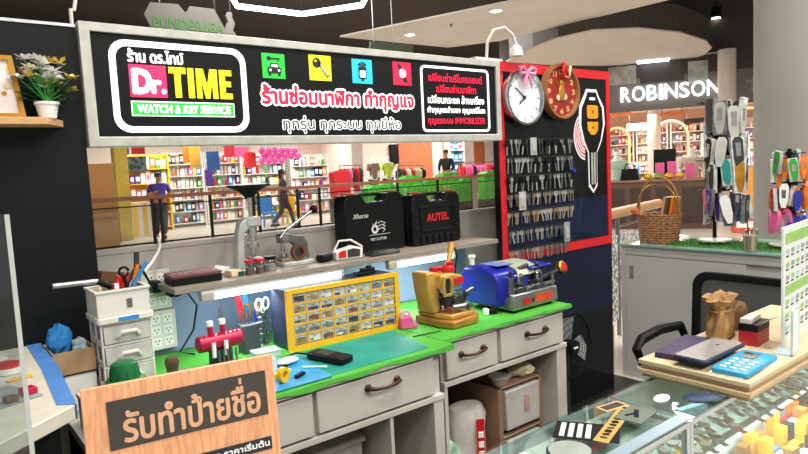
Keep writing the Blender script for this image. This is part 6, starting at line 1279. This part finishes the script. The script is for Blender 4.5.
# shelves, wares, neon arches
shop_pal = ['pink', 'bright_white', 'dark_grey', 'red', 'beige', 'orange', 'black_plastic', 'crimson', 'purple', 'brass', 'sky_blue']
k = 0
for px, v, w, h, n, lab in ((618, 4.5, 1.02, 2.5, 8, 'first'), (652, 4.5, 1.02, 2.5, 8, 'second'), (686, 4.5, 1.02, 2.5, 8, 'third'), (718, 4.5, .9, 2.5, 8, 'fourth'), (750, 4.5, 1.0, 2.5, 8, 'fifth'), (636, 2.6, 1.0, 1.35, 4, 'low left'), (700, 2.2, 1.2, 1.45, 4, 'low middle'), (742, 1.4, 1.0, 1.5, 4, 'low right')):
    u_, _ = at_v(px, 150, v); w = min(w, at_v(px+16, 150, v)[0]-at_v(px-16, 150, v)[0]) if v > 4 else w; P = rw(u_, v, .0065)
    where = 'the %s store shelf under the white glowing letters' % lab
    z_, p_s = display_shelf('white %s shelf of the store under the white glowing letters' % lab+(' counted from the key board' if v > 4 else ''), P.x, P.y, w, h, n, rz=RA, z=.0065)
    stock(P.x, P.y, w, z_, p_s, where, lab+' store shelf', ('bottle', 'box', 'bottle', 'box'), 8, shop_pal, rz=RA, zb=.0065)
neon = mat('neon_orange', '#ff8a5c', .4, var=0, emit=3.5)
def arch(px, py0, py1, w, v, label):
    u_, z0 = at_v(px, py1, v); _, z1 = at_v(px, py0, v); t = thing('lit_arch', label, 'arch', tuple(rw(u_, v, .0065)), RA); r = w/2; zz = z1-r
    o_ = [(-r, 0), (-r, zz)]+[(r*math.cos(R_(180-180*i/14)), zz+r*math.sin(R_(180-180*i/14))) for i in range(15)]+[(r, zz), (r, 0)]
    MB().box(-r-.05, r+.05, -.08, .05, 0, .05).build('foot', M['white_plastic'], t)
    MB().tube([(a_, -.03, b_) for a_, b_ in o_], .03, 8).build('tube_light', neon, t)
arch(671, 121, 190, .95, 3.6, 'orange lit arch frame in the store below the letters'); arch(748, 108, 190, .95, 3.4, 'orange lit arch frame in the store beside the grey pillar'); arch(618, 128, 190, .7, 3.9, 'orange lit arch frame in the store beside the key board')
def fascia(x0, y0, x1, y1, v, m, name, label, cat='sign'):
    a, z1 = at_v(x0, y0, v); c, _ = at_v(x1, y0, v); _, z0 = at_v(x0, y1, v); t = thing(name, label, cat, tuple(rw(a, v, z0)), RA); MB().box(0, c-a, -.04, 0, 0, z1-z0).build('panel', m, t)
    b = MB(); [b.cyl((q*(c-a), -.02, z1-z0), (q*(c-a), -.02, 2.879-z0), .008, n=5) for q in (.1, .9)]; b.build('rods', M['steel'], t); return t
fascia(612, 112, 632, 117, 2.4, mat('fascia_orange', '#d98a52', .5), 'fascia_board', 'orange hanging board in the store at left'); fascia(660, 113, 684, 117, 1.7, mat('fascia_orange', '#d98a52', .5), 'fascia_board', 'orange hanging board in the store at right')
fascia(627, 124, 650, 131, 1.6, mat('white_header', '#eef0f0', .4, emit=.5, var=0), 'header_sign', 'white lit header sign hanging in the store left of the arch')
fascia(684, 119, 712, 124, 2.6, mat('fascia_dark', '#3b3634', .5), 'fascia_board', 'dark hanging board in the store at middle')
# counter in front of the store with wares
u0, _ = at_v(600, 190, -2.6); u1, _ = at_v(712, 190, -2.6)
ct = thing('counter', 'dark brown store counter behind the pale wooden hand rail', 'counter', tuple(rw(u0, -2.6, .0005)), RA); cw_ = u1-u0
MB().box(0, cw_, 0, .55, 0, .98).build('body', mat('counter_brown', '#5a4032', .5, kind='woodx'), ct); MB().box(-.03, cw_+.03, -.04, .58, .98, 1.02).build('top', mat('counter_top', '#8a6a55', .35, kind='woodx'), ct)
b = MB(); [b.box(.1+.5*i, .5+.5*i, -.012, 0, .12, .85) for i in range(int((cw_-.1)/.5))]; b.build('front_panels', mat('counter_panel', '#3a2c26', .4), ct)
CT = 1.021
def onc(name, label, cat, px, mb, m=None, v=-2.35, rz=0): u_, _ = at_v(px, 185, v); return tag(mb.build(name, m, None, tuple(rw(u_, v, CT)), RA+rz), label, cat)
onc('handbag', 'black handbag standing on the store counter', 'bag', 630, MB().prism([(-.19, 0), (.19, 0), (.16, .24), (-.16, .24)], .14, plane='xz', base=-.07).tube([(-.1, 0, .24), (-.06, 0, .34), (.06, 0, .34), (.1, 0, .24)], .012, 6), M['black_plastic'])
for i, (px, c) in enumerate(((648, 'yellow'), (658.5, 'bright_green'), (669, 'yellow'), (680, 'yellow'))): onc('sweet_packet', ['yellow packet at left end of the row on the store counter', 'lime packet in the row on the store counter', 'yellow packet right of the lime one on store counter', 'yellow packet at right end of the row on the store counter'][i], 'packet', px, MB().ball((0, 0, .06), (.095, .08, .06), None, 10, 6, .1), M[c])
for i, (px, h) in enumerate(((660, .34), (672, .36), (690, .30))): onc('picture_stand', ['white card stand on the counter behind yellow packets, left of three', 'white card stand on the counter behind yellow packets, middle of three', 'white card stand on the counter behind yellow packets, right of three'][i], 'card stand', px, MB().box(-.09, .09, -.01, .01, 0, h).box(-.07, .07, -.012, -.01, h*.3, h*.7, M['pink']), M['bright_white'], v=-2.15, rz=.2)
onc('black_screen', 'black screen on a stand on the store counter', 'screen', 665, MB().box(-.22, .22, -.02, .02, .12, .62).box(-.03, .03, -.02, .02, 0, .12).box(-.12, .12, -.06, .06, 0, .012), M['black_plastic'], v=-2.2+.2)
u_, _ = at_v(617, 180, -1.3); P = rw(u_, -1.3); mannequin('pale mannequin in mint green top at left front of the store', 0, P.y, mat('top_mint', '#a9c9b5', .7), z=.0005, rz=RA, x=P.x)
u_, _ = at_v(692, 180, -.8); P = rw(u_, -.8); mannequin('pale mannequin in beige coat at middle front of the store', 0, P.y, mat('top_beige', '#cdb8a6', .7), z=.0005, rz=RA, bottom='beige', x=P.x)
u_, _ = at_v(751, 200, -3.2); t = thing('pedestal', 'orange display pedestal beside the grey pillar with red sign below', 'pedestal', tuple(rw(u_, -3.2, .0005)), RA); MB().box(-.26, .26, -.2, .2, .32, 1.22).build('body', mat('pedestal_orange', '#dd9440', .5), t, bevel=.01); MB().box(-.32, .32, -.24, .24, 0, .3195).build('base', mat('pedestal_red', '#cf5a4a', .5), t, bevel=.01); MB().box(-.26, .26, -.244, -.24, .10, .22).build('lettering_band', M['bright_white'], t)
# ================================================================ UP AT THE CEILING
def led_line(name, label, pts, z, r=.03):
    P = [at_z(x, y, z) for x, y in pts]; t = tag(MB().tube([(p.x, p.y, z) for p in P], r, 8).build(name, M['led']), label, 'lamp'); return t
ll = thing('linear_lamp', 'long bent white light line hanging under the dark ceiling', 'lamp', tuple(at_z(302, 14, 4.9)))
o0 = at_z(302, 14, 4.9)
PL = [at_z(x, y, 4.9)-o0 for x, y in ((226, -14), (237, 6), (302, 14), (362, 5), (370, -12))]
MB().tube([tuple(p) for p in PL], .055, 8).build('light_line', M['led'], ll)
b = MB(); [b.cyl((p.x, p.y, p.z+.05), (p.x, p.y, .399), .01, n=5) for p in PL]; b.build('suspension', M['steel'], ll)
def downlight(px, py, z, label):
    p = at_z(px, py, z); t = thing('downlight', label, 'lamp', (p.x, p.y, z-.0006)); MB().ring(circ(0, 0, .12, 24), circ(0, 0, .09, 24), -.02, plane='xy').build('rim', M['bright_white'], t); MB().prism(circ(0, 0, .09, 20), -.008, plane='xy').build('diffuser', M['lamp_glow'], t)
downlight(410, 34, 4.0, 'round recessed downlight in pale ceiling slab, left of two'); downlight(496, 10, 4.0, 'round recessed downlight in pale ceiling slab, right of two')
p = at_z(451, 24, 4.0); small('sprinkler', 'small sprinkler head in the pale ceiling slab', 'sprinkler', MB().cyl((0, 0, 0), (0, 0, -.05), .03, .015, 12), (p.x, p.y, 3.9994), 0, M['steel'])
def spot(px, py, z, label):
    p = at_z(px, py, z); t = thing('spotlight', label, 'lamp', (p.x, p.y, z)); MB().cyl((0, 0, .25), (0, 0, 5.2995-z), .012, n=6).build('rod', M['black_plastic'], t); b = MB(); b.cyl((0, 0, .0), (.02, .0, .25), .11, .10, 18); b.build('housing', M['black_plastic'], t); MB().cyl((0, 0, -.012), (0, 0, .0), .095, n=18).build('lens', M['lamp_glow'], t)
spot(716, 18, 4.6, 'black ceiling spotlight nearest the top beside the grey pillar'); spot(690, 32, 4.5, 'black ceiling spotlight left of the pillar above the soffit'); 
p = at_z(653, 60, ZS); small('strip_lamp', 'short white strip lamp under edge of the curved soffit', 'lamp', MB().box(-.35, .35, -.05, .05, -.05, 0), (p.x, p.y, ZS-.0006), -1.0, M['led'])
p = at_z(695, 22, 4.9); t = thing('ceiling_panel', 'square pale vent panel in the dark ceiling near the spotlights', 'vent', (p.x, p.y, 4.9)); MB().box(-.5, .5, -.35, .35, 0, .05).build('panel', M['white_plastic'], t); b = MB(); [b.cyl((q, 0, .05), (q, 0, .3994), .01, n=5) for q in (-.4, .4)]; b.build('rods', M['steel'], t)
# hanging league banners behind the shop sign
bnm = mat('banner_pale', '#504e49', .6, var=.03); btx = mat('banner_green', '#2c6420', .6, var=0)
Yb = 8.5
def bp(x, y): q = at_y(x, y, Yb); return q.x, q.z
lb = thing('league_banner', 'pale hexagon banner with green lettering hanging behind the shop sign', 'banner', (bp(150, 40)[0], Yb, 0)); ox = bp(150, 40)[0]
def bpo(x, y): a_, c_ = bp(x, y); return a_-ox, c_
MB().prism([bpo(144, 14), bpo(150, 2), bpo(178, 4), bpo(186, 13), bpo(190, 6), bpo(214, 9), bpo(228, 34), bpo(228, 44), bpo(160, 44)], .04, plane='xz').build('panel', bnm, lb, smooth=False)
(a, z0), (c, z1) = bpo(154, 27), bpo(223, 21); zt = bpo(190, 20)[1]
b = MB(); letters(b, 'BUNDESLIGA', a, c, bpo(190, 30)[1], zt, -.004, fat=.004); b.build('lettering', btx, lb, smooth=False)
b = MB(); [b.cyl((q, .02, zt), (q, .02, 5.2995), .01, n=5) for q in (a+.1, c-.1)]; b.build('cords', M['steel'], lb)
q = bp(236, 40); fg = thing('figure_cutout', 'pale running figure cutout standing beside the hexagon banner', 'cutout', (q[0], Yb+.1, 0)); f0 = q[0]
def fo_(x, y): a_, c_ = bp(x, y); return (a_-f0, c_)
MB().prism([fo_(*p_) for p_ in ((229, 45), (228, 28), (231, 20), (229, 14), (231, 10), (235, 11), (235, 16), (238, 22), (236, 29), (241, 36), (243, 45))], .05, plane='xz').build('figure', mat('cutout_pale', '#55554f', .6), fg, smooth=False)
MB().cyl((0, .025, fo_(232, 16)[1]), (0, .025, 5.2995), .01, n=5).build('cord', M['steel'], fg)
lb2 = thing('league_banner', 'pale banner with green letters peeking over middle of the shop sign', 'banner', (bp(370, 50)[0], Yb, 0)); ox = bp(370, 50)[0]
MB().prism([bpo(371, 41), bpo(413, 45), bpo(413, 60), bpo(369, 60)], .04, plane='xz').build('panel', bnm, lb2, smooth=False)
b = MB(); letters(b, 'LIGA POR', bpo(372, 50)[0], bpo(411, 50)[0], bpo(390, 51)[1], bpo(390, 45)[1], -.004, fat=.003); b.build('lettering', btx, lb2, smooth=False)
b = MB(); [b.cyl((q_, .02, bpo(390, 44)[1]), (q_, .02, 5.2995), .01, n=5) for q_ in (.1, .5)]; b.build('cords', M['steel'], lb2)
# matt laminate and print: little gloss
for k in ('black_board', 'sign_black', 'board_black', 'board_blue', 'black_matte', 'black_plastic', 'pale_ceiling'):
    if k in _mats: _mats[k].node_tree.nodes['Principled BSDF'].inputs['Specular IOR Level'].default_value = .2
